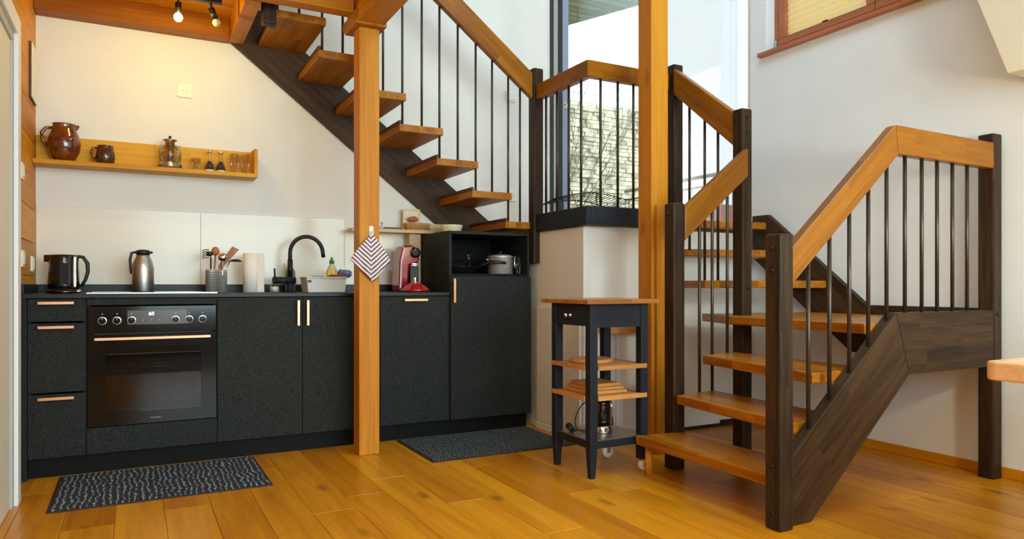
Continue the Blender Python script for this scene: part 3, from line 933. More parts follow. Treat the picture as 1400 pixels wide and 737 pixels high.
wx0, wx1, wz0, wz1 = -0.122, 0.318, 0.300, 0.628
dr.box(ox0, wx0, YF - 0.002, YC - 0.001, 0.236, 0.696).box(wx1, ox1, YF - 0.002, YC - 0.001, 0.236, 0.696).box(wx0, wx1, YF - 0.002, YC - 0.001, 0.236, wz0).box(wx0, wx1, YF - 0.002, YC - 0.001, wz1, 0.696)
dd = dr.build('oven_door', M['oven_black'], ov)
MB().box(wx0, wx1, YF + 0.002, YF + 0.006, wz0, wz1).build('door_glass', M['oven_pane'], dd)
MB().box(-0.170, 0.362, YF - 0.046, YF - 0.034, 0.667, 0.681).box(-0.155, -0.143, YF - 0.034, YF - 0.002, 0.668, 0.680).box(0.335, 0.347, YF - 0.034, YF - 0.002, 0.668, 0.680).build('handle', M['copper'], dd, 0.002)
MB().box(0.078, 0.126, YF - 0.003, YF - 0.002, 0.258, 0.265).build('logo_plate', M['print_dim'], dd)
# sink unit (two doors)
cb = thing('sink_cabinet', ((X2 + X4) / 2, 4.4, ZB), 'wide charcoal sink unit with two tall doors and upright copper handles', 'cabinet')
carcass(X2, X4 - 0.001, ZB, ZT, cb)
for x0, x1, hx in ((X2, X3, 0.819), (X3, X4, 0.871)):
    d = MB().box(x0 + G, x1 - G, YF, YC - 0.001, ZB + G, 0.875).build('door', M['front'], cb, 0.001)
    vbar(hx, 0.715, 0.858, d)
# dishwasher unit
cb = thing('dishwasher', ((X4 + X5) / 2, 4.4, ZB), 'charcoal fronted dishwasher right of the pine post', 'dishwasher')
carcass(X4, X5 - 0.001, ZB, ZT, cb)
d = MB().box(X4 + G, X5 - G, YF, YC - 0.001, ZB + G, 0.875).build('door', M['front'], cb, 0.001)
hbar(1.443, 1.592, 0.853, d)
# tall unit
cb = thing('tall_cabinet', ((X5 + X6) / 2, 4.4, ZB), 'tall charcoal cupboard with an open niche under the upper stairs', 'cabinet')
t = 0.018
lab(MB().box(X5, X5 + t, YF, YB - 0.045, ZB, 1.285).build('side_panel', M['front'], cb, 0.001), 'speckled charcoal side panel')
MB().box(X6 - t, X6, YF, YB - 0.045, ZB, 1.285).build('side_panel', M['front'], cb, 0.001)
MB().box(X5 + t, X6 - t, YF, YB - 0.045, 1.267, 1.285).build('top_panel', M['front'], cb, 0.001)
MB().box(X5 + t, X6 - t, YF + 0.003, YB - 0.065, 1.000, 1.016).build('niche_floor', M['plinth'], cb)
MB().box(X5 + t, X6 - t, YB - 0.063, YB - 0.047, ZB, 1.266).build('back_panel', M['plinth'], cb)
MB().box(X5 + t, X6 - t, YC, YB - 0.065, ZB, ZB + 0.016).build('bottom_panel', M['carcass'], cb)
d = MB().box(X5 + 0.003, X6 - 0.001, YF - 0.021, YF - 0.001, ZB + G, 0.999).build('door', M['front'], cb, 0.001)
m = MB().box(1.755, 1.769, YF - 0.051, YF - 0.043, 0.833, 0.984).box(1.756, 1.768, YF - 0.043, YF - 0.021, 0.838, 0.848).box(1.756, 1.768, YF - 0.043, YF - 0.021, 0.969, 0.979)
m.build('handle', M['copper'], d, 0.0015)
# plinth
o = MB().box(X0, X6, 4.145, 4.163, 0.0, 0.0985).build('plinth', M['plinth'])
tag(o, 'long black plinth board under all the kitchen units', 'plinth')
# worktop with upstand
wt = thing('worktop', (0.6, 4.4, ZT), 'thin black worktop running over the base units', 'worktop')
MB().box(XL + 0.001, X5 - 0.001, 4.088, YB - 0.001, ZT + 0.0005, WT - 0.0007).build('slab', M['worktop'], wt, 0.002)
MB().box(XL + 0.001, X5 - 0.001, YB - 0.022, YB - 0.009, WT, 0.948).build('upstand', M['worktop'], wt, 0.001)
MB().box(XL + 0.001, XL + 0.013, 4.10, YB - 0.022, WT, 0.948).build('upstand', M['worktop'], wt, 0.001)
# hob
hb = thing('hob', (0.097, 4.38, WT), 'flat black glass hob with a thin steel trim', 'hob')
MB().box(X1 + 0.004, X2 - 0.004, 4.098, 4.60, WT, WT + 0.004).build('glass_top', M['hob_black'], hb)
MB().box(X1, X2, 4.092, 4.0975, WT, WT + 0.006).box(X1, X2, 4.601, 4.606, WT, WT + 0.006).box(X1, X1 + 0.0035, 4.0975, 4.601, WT, WT + 0.006).box(X2 - 0.0035, X2, 4.0975, 4.601, WT, WT + 0.006).build('steel_trim', M['steel_rough'], hb)
# splashback glass panels
sb = thing('splashback', (0.6, 4.695, 0.95), 'glossy cream glass splashback panels above the worktop', 'splashback')
for a, b in ((XL + 0.002, 0.36), (0.362, 1.24), (1.242, 1.742)):
    MB().box(a, b, YB - 0.008, YB - 0.001, 0.905, 1.383 if b < 1.3 else 1.29).build('glass_panel', M['splash'], sb, 0.001)
MB().box(XL + 0.002, 1.24, YB - 0.009, YB - 0.001, 1.3835, 1.387).build('edge_strip', M['white'], sb)

# ------------------------------------------------------------------ wall shelf and what stands on it
sh = thing('wall_shelf', (0.1, 4.6, 1.595), 'long pine wall shelf with a raised back and end board', 'shelf')
MB().box(XL + 0.002, 0.668, 4.53, YB - 0.001, 1.596, 1.620).build('shelf_board', M['pine_shelf'], sh, 0.002)
MB().box(XL + 0.002, 0.668, YB - 0.019, YB - 0.001, 1.620, 1.772).build('back_board', M['pine_shelf'], sh, 0.002)
MB().prism([(4.53, 1.620), (4.681, 1.620), (4.681, 1.778), (4.545, 1.772), (4.53, 1.76)], 0.650, 0.668, 'YZ').build('end_board', M['pine_shelf'], sh, 0.002)
SZ = 1.620


def lathe_thing(name, x, y, z, label, cat, prof, mat, part='body', n=28, group=None):
    t = thing(name, (x, y, z), label, cat, group)
    b = MB().lathe(prof, (x, y, z), n).build(part, mat, t)
    return t, b


def hollow(prof, th=0.003):
    """outer profile -> vessel with an inside"""
    return prof + [(max(r - th, 0.001), h) for r, h in reversed(prof) if h > prof[0][1] + th] + [(0.001, prof[0][1] + th)]


# brown jug
jx, jy = -0.335, 4.61
t, b = lathe_thing('stoneware_jug', jx, jy, SZ, 'large glossy brown stoneware jug at the left of the pine shelf', 'jug',
                   hollow([(0.042, 0), (0.052, 0.01), (0.075, 0.06), (0.081, 0.10), (0.074, 0.14), (0.058, 0.175), (0.055, 0.20), (0.059, 0.208)], 0.006), M['brown_glaze'])
MB().tube([(jx - 0.052, jy, SZ + 0.185), (jx - 0.085, jy, SZ + 0.182), (jx - 0.104, jy, SZ + 0.155), (jx - 0.102, jy, SZ + 0.118), (jx - 0.072, jy, SZ + 0.075)], [0.008, 0.009, 0.0095, 0.009, 0.007], 10).build('handle', M['brown_glaze'], t)
MB().tube([(jx + 0.040, jy, SZ + 0.178), (jx + 0.058, jy, SZ + 0.196), (jx + 0.070, jy, SZ + 0.207)], [0.014, 0.012, 0.006], 10).build('spout', M['brown_glaze'], t)
MB().lathe([(0.02, 0), (0.017, -0.006), (0.006, -0.009)], (jx + 0.03, jy - 0.066, SZ + 0.12), 12, 'Y').build('relief', M['brown_glaze_dark'], t)
# mug
jx, jy = -0.138, 4.60
t, b = lathe_thing('stoneware_mug', jx, jy, SZ, 'small dark brown stoneware mug beside the big jug', 'mug',
                   hollow([(0.032, 0), (0.046, 0.015), (0.050, 0.045), (0.044, 0.080), (0.040, 0.096), (0.042, 0.106)], 0.004), M['brown_glaze_dark'])
MB().tube([(jx - 0.038, jy, SZ + 0.092), (jx - 0.06, jy, SZ + 0.09), (jx - 0.070, jy, SZ + 0.065), (jx - 0.062, jy, SZ + 0.04), (jx - 0.045, jy, SZ + 0.03)], 0.0065, 8).build('handle', M['brown_glaze_dark'], t)
# teapot warmer and glass teapot
tx, ty = 0.190, 4.60
wm = thing('teapot_warmer', (tx, ty, SZ), 'round pierced steel warmer under the glass teapot', 'warmer')
MB().lathe([(0.062, 0), (0.062, 0.034), (0.058, 0.036)], (tx, ty, SZ), 28).build('drum', M['steel_rough'], wm)
for i in range(14):
    a = 2 * PI * i / 14
    MB().lathe([(0.006, 0), (0.006, 0.0016)], (tx + 0.0622 * math.cos(a), ty + 0.0622 * math.sin(a), SZ + 0.017), 8, 'Y' if abs(math.sin(a)) > 0.7 else 'X').build('hole', M['black_matt'], wm)
tp = thing('glass_teapot', (tx, ty, SZ + 0.037), 'round glass teapot with a steel tea strainer', 'teapot')
bz = SZ + 0.037
MB().lathe(hollow([(0.045, 0), (0.060, 0.015), (0.064, 0.05), (0.052, 0.095), (0.040, 0.105)], 0.002), (tx, ty, bz), 28).build('glass_body', M['glass'], tp)
MB().lathe([(0.024, 0.02), (0.026, 0.12), (0.040, 0.131), (0.040, 0.134), (0.012, 0.138), (0.010, 0.142)], (tx, ty, bz), 24).build('strainer', M['steel'], tp)
MB().lathe([(0.007, 0.142), (0.009, 0.150), (0.006, 0.158)], (tx, ty, bz), 14).build('lid_knob', M['black_matt'], tp)
MB().tube([(tx + 0.045, ty, bz + 0.100), (tx + 0.078, ty, bz + 0.112), (tx + 0.098, ty, bz + 0.09), (tx + 0.102, ty, bz + 0.055)], 0.0045, 8).build('handle', M['glass'], tp)
MB().tube([(tx - 0.058, ty, bz + 0.055), (tx - 0.078, ty, bz + 0.085), (tx - 0.085, ty, bz + 0.108)], [0.009, 0.006, 0.004], 8).build('spout', M['glass'], tp)
# glass shakers
for i, (xx, lb) in enumerate(((0.404, 'left of two slim glass shakers filled with dark pepper'), (0.466, 'right of two slim glass shakers filled with dark pepper'))):
    t = thing('glass_shaker', (xx, 4.60, SZ), lb, 'shaker', 'glass shakers on the pine shelf')
    MB().lathe(hollow([(0.030, 0), (0.030, 0.012), (0.022, 0.05), (0.010, 0.075), (0.009, 0.105), (0.014, 0.115)], 0.0015), (xx, 4.60, SZ), 20).build('glass_body', M['glass'], t)
    MB().lathe([(0.026, 0.0135), (0.024, 0.03), (0.016, 0.052), (0.009, 0.066)], (xx, 4.60, SZ), 18).build('pepper_fill', M['pepper'], t)
    MB().lathe([(0.027, 0.003), (0.027, 0.013)], (xx, 4.60, SZ), 18).build('salt_fill', M['salt'], t)
    MB().lathe([(0.0145, 0.115), (0.014, 0.125), (0.006, 0.130)], (xx, 4.60, SZ), 16).build('cap', M['chrome'], t)
# tumblers
for i, (xx, yy, lb) in enumerate(((0.545, 4.60, 'clear straight tumbler nearest the shakers on the pine shelf'), (0.605, 4.60, 'clear straight tumbler nearest the shelf end board'), (0.330, 4.63, 'small clear glass between the teapot and the shakers'))):
    h = 0.118 if i < 2 else 0.08
    t = thing('drinking_glass', (xx, yy, SZ), lb, 'glass', 'drinking glasses on the pine shelf')
    MB().lathe(hollow([(0.024, 0), (0.029, h)], 0.0015), (xx, yy, SZ), 20).build('glass_body', M['glass'], t)

# ------------------------------------------------------------------ on the worktop
# kettle
kx, ky = -0.325, 4.45
kt = thing('electric_kettle', (kx, ky, WT), 'glossy black electric kettle with chrome trim on the worktop', 'kettle')
MB().lathe([(0.078, 0), (0.082, 0.006), (0.078, 0.018), (0.066, 0.022)], (kx, ky, WT + 0.0005), 28).build('power_base', M['black_gloss'], kt)
kb = MB().lathe([(0.072, 0.024), (0.074, 0.04), (0.068, 0.14), (0.070, 0.196), (0.066, 0.203), (0.02, 0.206)], (kx, ky, WT), 32).build('body', M['black_gloss'], kt)
MB().prism([(kx - 0.062, ky - 0.03), (kx - 0.092, ky), (kx - 0.062, ky + 0.03)], WT + 0.165, WT + 0.203, 'XY').build('spout', M['black_gloss'], kt, 0.004)
MB().box(kx + 0.045, kx + 0.060, ky - 0.058, ky - 0.038, WT + 0.03, WT + 0.195).build('chrome_strip', M['chrome'], kt, 0.004)
MB().box(kx - 0.018, kx + 0.030, ky - 0.073, ky - 0.066, WT + 0.045, WT + 0.16).build('water_window', M['oven_black'], kt, 0.004)
MB().tube([(kx + 0.055, ky, WT + 0.198), (kx + 0.088, ky, WT + 0.193), (kx + 0.108, ky, WT + 0.16), (kx + 0.110, ky, WT + 0.115), (kx + 0.098, ky, WT + 0.07), (kx + 0.078, ky, WT + 0.035)], [0.009, 0.010, 0.011, 0.010, 0.009, 0.008], 10).build('handle', M['black_matt'], kt)
MB().lathe([(0.015, 0), (0.015, 0.014), (0.009, 0.019)], (kx + 0.068, ky - 0.055, WT + 0.001), 14).build('switch', M['chrome'], kt)
# thermos
hx, hy = 0.048, 4.42
th_ = thing('thermos_jug', (hx, hy, WT + 0.004), 'brushed steel thermos jug with black handle on the hob', 'thermos')
zb = WT + 0.0045
MB().lathe([(0.053, 0), (0.055, 0.005), (0.055, 0.13), (0.048, 0.165), (0.034, 0.198), (0.033, 0.208)], (hx, hy, zb), 32).build('body', M['steel_rough'], th_)
MB().lathe([(0.036, 0.208), (0.038, 0.222), (0.030, 0.232), (0.012, 0.235)], (hx, hy, zb), 24).build('lid', M['black_matt'], th_)
MB().prism([(hx + 0.030, hy - 0.012), (hx + 0.050, hy), (hx + 0.030, hy + 0.012)], zb + 0.213, zb + 0.226, 'XY').build('spout', M['black_matt'], th_, 0.003)
MB().tube([(hx - 0.028, hy, zb + 0.222), (hx - 0.055, hy, zb + 0.215), (hx - 0.063, hy, zb + 0.18), (hx - 0.060, hy, zb + 0.13), (hx - 0.054, hy, zb + 0.10)], 0.0075, 8).build('handle', M['black_matt'], th_)
# utensil holder
ux, uy = 0.423, 4.40
uh = thing('utensil_holder', (ux, uy, WT), 'pair of joined pierced steel cups holding cooking utensils', 'utensil holder')
for dx in (-0.029, 0.027):
    cup = MB().lathe(hollow([(0.030, 0), (0.030, 0.130), (0.031, 0.132)], 0.0015), (ux + dx, uy, WT), 26).build('cup', M['steel_cup'], uh)
    holes = MB()
    for a in range(-3, 5):
        for k in range(8):
            an = R(-90 + a * 18)
            c_ = Vector((ux + dx + 0.0302 * math.cos(an), uy + 0.0302 * math.sin(an), WT + 0.02 + k * 0.0135))
            nrm = Vector((math.cos(an), math.sin(an), 0)); tg = Vector((-math.sin(an), math.cos(an), 0))
            holes.add([c_ + nrm * 0.0006 + tg * 0.0024 * math.cos(q * PI / 3) + Vector((0, 0, 0.0024 * math.sin(q * PI / 3))) for q in range(6)], [(0, 1, 2, 3, 4, 5)])
    stuff(holes.build('hole_grid', M['black_matt'], cup))


def utensil(name, p0, p1, label, mat, head, hmat=None):
    t = thing(name, p0, label, 'utensil', 'cooking utensils in the steel cups')
    MB().tube([p0, p1], 0.0045, 8).build('shaft', mat, t)
    head(MB()).build('head', hmat or mat, t)
    return t


def pasta_head(m):
    c_ = Vector((0.385, 4.39, 1.115))
    m.lathe([(0.006, -0.008), (0.018, 0), (0.016, 0.014), (0.008, 0.02)], c_, 14)
    for k in range(5):
        z = c_.z - 0.018 + k * 0.011
        m.tube([(c_.x - 0.004, c_.y - 0.01, z + 0.004), (c_.x - 0.028, c_.y - 0.012, z + 0.002), (c_.x - 0.040, c_.y - 0.012, z - 0.004)], 0.003, 6)
    return m


utensil('pasta_fork', (0.393, 4.40, WT + 0.003), (0.392, 4.39, 1.105), 'black pasta fork with side prongs in the steel cups', M['black_matt'], pasta_head)
utensil('cooking_spoon', (0.405, 4.41, WT + 0.003), (0.418, 4.41, 1.115), 'pale wooden spoon standing upright behind the black pasta fork', M['spatula'], lambda m: m.lathe([(0.004, 0), (0.020, 0.015), (0.023, 0.032), (0.014, 0.05), (0.003, 0.054)], (0.418, 4.41, 1.11), 14), M['spatula'])
utensil('skimmer', (0.452, 4.385, WT + 0.003), (0.452, 4.36, 1.085), 'shiny steel skimmer between the wooden utensils', M['steel'], lambda m: m.lathe([(0.004, 0), (0.022, 0.012), (0.028, 0.028), (0.020, 0.046), (0.004, 0.052)], (0.452, 4.36, 1.075), 16), M['chrome'])
sp = thing('wooden_spatula', (0.44, 4.395, WT + 0.005), 'broad brown wooden spatula leaning to the right', 'utensil', 'cooking utensils in the steel cups')
MB().prism([(0.437, 0.91), (0.445, 0.906), (0.452, 1.04), (0.543, 1.150), (0.506, 1.168), (0.430, 1.055)], 4.382, 4.388, 'XZ').build('paddle', M['spatula'], sp, 0.002)
ld_ = thing('ladle', (0.455, 4.39, WT + 0.005), 'dark slotted ladle hanging out to the right over its cup', 'utensil', 'cooking utensils in the steel cups')
MB().tube([(0.457, 4.40, WT + 0.005), (0.47, 4.392, 1.03), (0.495, 4.39, 1.085)], 0.004, 8).build('shaft', M['steel'], ld_)
MB().lathe([(0.006, 0.012), (0.022, 0.010), (0.036, 0.0), (0.037, -0.003), (0.020, 0.004), (0.005, 0.006)], (0.525, 4.388, 1.082), 18).build('bowl', M['black_metal'], ld_)
# kitchen paper
px_, py_ = 0.620, 4.46
pr = thing('paper_roll', (px_, py_, WT), 'white kitchen paper roll standing upright on the worktop', 'paper roll')
MB().lathe([(0.046, 0.001), (0.046, 0.232), (0.012, 0.233)], (px_, py_, WT), 30).build('roll', M['paper'], pr)
MB().prism([(px_ + 0.030, py_ - 0.038), (px_ + 0.064, py_ - 0.052), (px_ + 0.066, py_ - 0.050), (px_ + 0.036, py_ - 0.031)], WT + 0.002, WT + 0.232, 'XY').build('loose_sheet', M['paper'], pr)
# tap
fx, fy = 0.853, 4.50
fc = thing('kitchen_tap', (fx, fy, WT), 'matt black high arched kitchen tap behind the sink', 'tap')
MB().lathe([(0.027, 0), (0.027, 0.006), (0.024, 0.008), (0.024, 0.090), (0.022, 0.095)], (fx, fy, WT + 0.0005), 22).build('base', M['navy'], fc)
pts = [(fx, fy, WT + 0.09), (fx, fy, WT + 0.235)]
cx_, rr = fx + 0.094, 0.094
for i in range(1, 19):
    a = PI - i * R(10)
    pts.append((cx_ + rr * math.cos(a), fy - 0.05 * i / 18, WT + 0.245 + 0.098 * math.sin(a)))
pts.append((cx_ + rr + 0.004, fy - 0.052, WT + 0.215))
MB().tube(pts, 0.0125, 14).build('spout', M['black_metal'], fc)
MB().tube([(fx, fy, WT + 0.09), (fx, fy, WT + 0.20)], 0.0165, 14).build('neck', M['black_metal'], fc)
lv = MB().tube([(fx + 0.028, fy - 0.01, WT + 0.072), (fx - 0.105, fy - 0.03, WT + 0.072)], 0.022, 16).build('mixer_body', M['navy'], fc)
MB().tube([(fx - 0.095, fy - 0.03, WT + 0.09), (fx - 0.098, fy - 0.03, WT + 0.145)], 0.0055, 8).build('lever', M['black_metal'], lv)
t, b = lathe_thing('soap_dispenser', 0.765, 4.53, WT, 'small clear soap bottle under the tap lever', 'soap bottle', hollow([(0.028, 0), (0.028, 0.045), (0.02, 0.052)], 0.002), M['glass'])
MB().lathe([(0.0255, 0.003), (0.0255, 0.034)], (0.765, 4.53, WT), 18).build('soap_fill', M['salt'], t)
t, b = lathe_thing('green_bottle', 0.872, 4.60, WT, 'tall olive green bottle behind the tap', 'bottle', [(0.028, 0), (0.032, 0.005), (0.032, 0.125), (0.018, 0.155), (0.012, 0.162)], M['green_glass'])
MB().lathe([(0.013, 0.162), (0.013, 0.182)], (0.872, 4.60, WT), 14).build('cap', M['steel'], t)
# wash tub
tb = thing('washing_tub', (1.02, 4.35, WT), 'pale grey plastic tub on the worktop beside the tap', 'tub')
zz0 = WT + 0.0005
MB().prism([(0.912, zz0), (1.130, zz0), (1.140, zz0 + 0.088), (0.902, zz0 + 0.088)], 4.26, 4.268, 'XZ').prism([(0.912, zz0), (1.130, zz0), (1.140, zz0 + 0.088), (0.902, zz0 + 0.088)], 4.43, 4.438, 'XZ').box(0.914, 1.128, 4.268, 4.43, zz0, zz0 + 0.008).build('long_sides', M['basin'], tb, 0.002)
MB().prism([(0.912, zz0), (0.918, zz0), (0.909, zz0 + 0.088), (0.902, zz0 + 0.088)], 4.268, 4.43, 'XZ').prism([(1.124, zz0), (1.130, zz0), (1.140, zz0 + 0.088), (1.133, zz0 + 0.088)], 4.268, 4.43, 'XZ').build('short_sides', M['basin'], tb)
MB().box(0.898, 1.144, 4.252, 4.262, zz0 + 0.084, zz0 + 0.092).box(0.898, 0.906, 4.262, 4.446, zz0 + 0.084, zz0 + 0.092).box(1.136, 1.144, 4.262, 4.446, zz0 + 0.084, zz0 + 0.092).box(0.906, 1.136, 4.436, 4.446, zz0 + 0.084, zz0 + 0.092).build('rim', M['basin'], tb, 0.002)
MB().box(0.908, 0.930, 4.2595, 4.2605, zz0 + 0.058, zz0 + 0.072).build('grip_hole', M['black_matt'], tb)
ds = thing('dish_soap', (1.072, 4.35, WT + 0.009), 'dish soap bottle with green cap in the grey tub', 'bottle')
zq = WT + 0.009
MB().lathe([(0.030, 0), (0.034, 0.01), (0.034, 0.09), (0.030, 0.13), (0.014, 0.162), (0.012, 0.168)], (1.072, 4.35, zq), 22).build('body', M['soap_body'], ds)
MB().lathe([(0.0346, 0.055), (0.0346, 0.120)], (1.072, 4.35, zq), 22).build('sticker', M['soap_label'], ds)
MB().lathe([(0.015, 0.165), (0.015, 0.185), (0.008, 0.188), (0.007, 0.203), (0.004, 0.206)], (1.072, 4.35, zq), 16).build('cap', M['green_cap'], ds)
br = MB().tube([(0.95, 4.35, WT + 0.085), (1.02, 4.33, WT + 0.088)], [0.010, 0.006], 8).build('dish_brush', M['black_matt'])
br.location.z += 0.002
tag(br, 'dark dish brush lying across the grey tub', 'brush')


def lumpy(name, c, rx, ry, rz, mat, seed=1, label='', cat=''):
    bm = bmesh.new()
    bmesh.ops.create_icosphere(bm, subdivisions=3, radius=1)
    r2 = random.Random(seed)
    ph = [r2.uniform(0, 6) for _ in range(6)]
    for v in bm.verts:
        p = v.co
        w = 1 + 0.13 * math.sin(5 * p.x + ph[0]) * math.cos(4 * p.y + ph[1]) + 0.08 * math.sin(9 * p.z + ph[2] + 3 * p.x)
        v.co = Vector((p.x * rx * w, p.y * ry * w, p.z * rz * w))
    me = bpy.data.meshes.new(name); bm.to_mesh(me); bm.free()
    for f in me.polygons: f.use_smooth = True
    me.materials.append(mat)
    o = bpy.data.objects.new(name, me); col.objects.link(o); o.location = c
    if label: tag(o, label, cat)
    return o


lumpy('blue_cloth', (1.155, 4.37, WT + 0.114), 0.046, 0.05, 0.028, M['cloth_blue'], 3, 'crumpled blue cloth draped over the right edge of the tub', 'cloth')
lumpy('red_cloth', (1.085, 4.30, WT + 0.098), 0.045, 0.03, 0.010, M['cloth_red'], 4, 'thin red cloth over the tub rim', 'cloth')

# coffee machine
cx, cy = 1.60, 4.46
cm = thing('coffee_machine', (cx, cy, WT), 'dark red coffee capsule machine beside the tall cupboard', 'coffee machine')
MB().prism([(cx - 0.085, WT + 0.001), (cx + 0.075, WT + 0.001), (cx + 0.075, WT + 0.03), (cx - 0.02, WT + 0.045), (cx - 0.01, WT + 0.17), (cx + 0.055, WT + 0.19), (cx + 0.062, WT + 0.27), (cx + 0.01, WT + 0.305), (cx - 0.055, WT + 0.30), (cx - 0.078, WT + 0.20)], cy - 0.07, cy + 0.08, 'XZ').build('body', M['red_gloss'], cm, 0.016, seg=3)
MB().box(cx - 0.005, cx + 0.055, cy - 0.06, cy + 0.06, WT + 0.05, WT + 0.168).build('cup_recess', M['black_matt'], cm, 0.006)
MB().lathe([(0.034, 0), (0.034, -0.012), (0.02, -0.02)], (cx + 0.025, cy - 0.072, WT + 0.255), 20, 'Y').build('lever_knob', M['black_gloss'], cm)
MB().box(cx + 0.002, cx + 0.035, cy - 0.0755, cy - 0.069, WT + 0.165, WT + 0.185).build('badge', M['chrome'], cm, 0.002)
rb = thing('sugar_bowl', (1.585, 4.28, WT), 'low red lidded dish with steel knob before the coffee machine', 'dish')
m = MB()
prof = [(0.060, 0.002), (0.094, 0.006), (0.090, 0.014), (0.045, 0.046), (0.024, 0.060)]
m.lathe(prof, (1.585, 4.28, WT), 32)
ro = m.build('lid', M['red_glass'], rb)
for k in range(16):
    a = 2 * PI * k / 16
    MB().tube([(1.585 + 0.092 * math.cos(a), 4.28 + 0.092 * math.sin(a), WT + 0.014), (1.585 + 0.026 * math.cos(a), 4.28 + 0.026 * math.sin(a), WT + 0.060)], 0.0028, 5).build('rib', M['red_glass'], rb)
MB().lathe([(0.022, 0.060), (0.016, 0.070), (0.009, 0.076), (0.014, 0.086), (0.010, 0.094), (0.003, 0.097)], (1.585, 4.28, WT), 18).build('knob', M['chrome'], rb)

# second shelf, right of the post
s2 = thing('wall_shelf', (1.55, 4.6, 1.293), 'thin pale shelf behind the pine post ending at the tall cupboard', 'shelf')
MB().box(1.247, 1.90, 4.52, 4.655, 1.293, 1.315).build('shelf_board', M['shelf_wood'], s2, 0.002)
MB().box(1.655, 1.738, 4.58, 4.69, 0.951, 1.292).build('support_panel', M['shelf_wood'], s2, 0.002)
TZ = 1.3155
pf = thing('picture_frame', (1.69, 4.63, TZ), 'small pale wooden picture frame leaning on the shelf behind the basket', 'picture frame')
x0, x1, z0, z1 = 1.628, 1.752, TZ, TZ + 0.150
MB().box(x0, x0 + 0.010, 4.628, 4.640, z0, z1).box(x1 - 0.010, x1, 4.628, 4.640, z0, z1).box(x0 + 0.01, x1 - 0.01, 4.628, 4.640, z0, z0 + 0.010).box(x0 + 0.01, x1 - 0.01, 4.628, 4.640, z1 - 0.010, z1).build('frame', M['frame_wood'], pf, 0.001)
MB().box(x0 + 0.01, x1 - 0.01, 4.633, 4.637, z0 + 0.01, z1 - 0.01).build('picture', M['print_card'], pf)
lumpy('figurine', (1.69, 4.60, TZ + 0.078), 0.040, 0.02, 0.018, M['bread'], 5, 'brown rounded ornament above the wicker basket on the shelf', 'ornament')


def basket(name, x0, x1, y0, y1, z, h, mat, label):
    t = thing(name, ((x0 + x1) / 2, (y0 + y1) / 2, z), label, 'basket')
    m = MB()
    for k in range(5):
        zz = z + 0.004 + (h - 0.008) * k / 4
        e = 0.003 * k
        m.tube([(x0 - e, y0 - e, zz), (x1 + e, y0 - e, zz), (x1 + e, y1 + e, zz), (x0 - e, y1 + e, zz)], 0.0035, 6, closed=True)
    m.build('weave_ring', mat, t)
    m = MB()
    n = int((x1 - x0) / 0.013)
    for k in range(n + 1):
        xx = x0 + (x1 - x0) * k / n
        for yy, s in ((y0, -1), (y1, 1)):
            m.tube([(xx, yy, z + 0.002), (xx + 0.006, yy + s * 0.012, z + h - 0.002)], 0.0026, 5)
    for k in range(6):
        yy = y0 + (y1 - y0) * k / 5
        for xx, s in ((x0, -1), (x1, 1)):
            m.tube([(xx, yy, z + 0.002), (xx + s * 0.012, yy, z + h - 0.002)], 0.0026, 5)
    stuff(m.build('weave_stake', mat, t))
    MB().box(x0, x1, y0, y1, z, z + 0.003).build('bottom', mat, t)
    return t


basket('wicker_basket', 1.635, 1.775, 4.545, 4.605, TZ, 0.050, M['wicker'], 'small brown wicker basket on the pale shelf under the stairs')
basket('wicker_basket', 1.795, 1.885, 4.545, 4.605, TZ, 0.046, M['wicker_cream'], 'small cream wicker basket at the right end of the pale shelf')
o = MB().box(1.478, 1.590, 4.55, 4.61, TZ, TZ + 0.014).build('flat_tin', M['lip'], None, 0.002)
tag(o, 'flat dark box lying on the pale shelf right of the post', 'box')
t, b = lathe_thing('glass_jar', 1.455, 4.60, TZ, 'small clear jar just right of the post on the pale shelf', 'jar', hollow([(0.018, 0), (0.018, 0.03), (0.021, 0.048)], 0.0015), M['glass'])
# bowl on the tall cabinet
t, b = lathe_thing('serving_bowl', 1.853, 4.32, 1.2855, 'cream bowl standing on the tall cupboard under a stair tread', 'bowl', hollow([(0.055, 0), (0.062, 0.004), (0.072, 0.045), (0.075, 0.052)], 0.004), M['bowl'])

# niche contents
NZ = 1.0165
t = thing('steel_pot', (2.180, 4.25, NZ), 'shiny lidded steel pot in the open niche', 'pot')
MB().lathe([(0.080, 0), (0.084, 0.004), (0.084, 0.108), (0.087, 0.111)], (2.180, 4.25, NZ), 32).build('body', M['steel_cup'], t)
MB().lathe([(0.090, 0.1115), (0.090, 0.118), (0.060, 0.130), (0.014, 0.134)], (2.180, 4.25, NZ), 32).build('lid', M['steel_cup'], t)
MB().lathe([(0.008, 0.134), (0.018, 0.144), (0.014, 0.152)], (2.180, 4.25, NZ), 16).build('lid_knob', M['black_matt'], t)
for s in (-1, 1):
    MB().tube([(2.180 + s * 0.084, 4.23, NZ + 0.092), (2.180 + s * 0.118, 4.23, NZ + 0.097), (2.180 + s * 0.118, 4.27, NZ + 0.097), (2.180 + s * 0.084, 4.27, NZ + 0.092)], 0.005, 8).build('handle', M['steel'], t)
t = thing('frying_pan', (1.90, 4.27, NZ), 'black frying pan with curved handle in the open niche', 'pan')
MB().lathe(hollow([(0.095, 0), (0.105, 0.005), (0.122, 0.045), (0.125, 0.048)], 0.003), (1.892, 4.28, NZ), 32).build('pan_body', M['black_metal'], t)
MB().tube([(1.995, 4.235, NZ + 0.040), (2.035, 4.205, NZ + 0.062), (2.075, 4.175, NZ + 0.078), (2.12, 4.145, NZ + 0.078), (2.165, 4.140, NZ + 0.072)], [0.009, 0.009, 0.011, 0.011, 0.009], 10).build('handle', M['black_matt'], t)
t = thing('pan_lid_rack', (1.80, 4.45, NZ), 'thin steel wire lid rod leaning across the niche behind the pan', 'utensil')
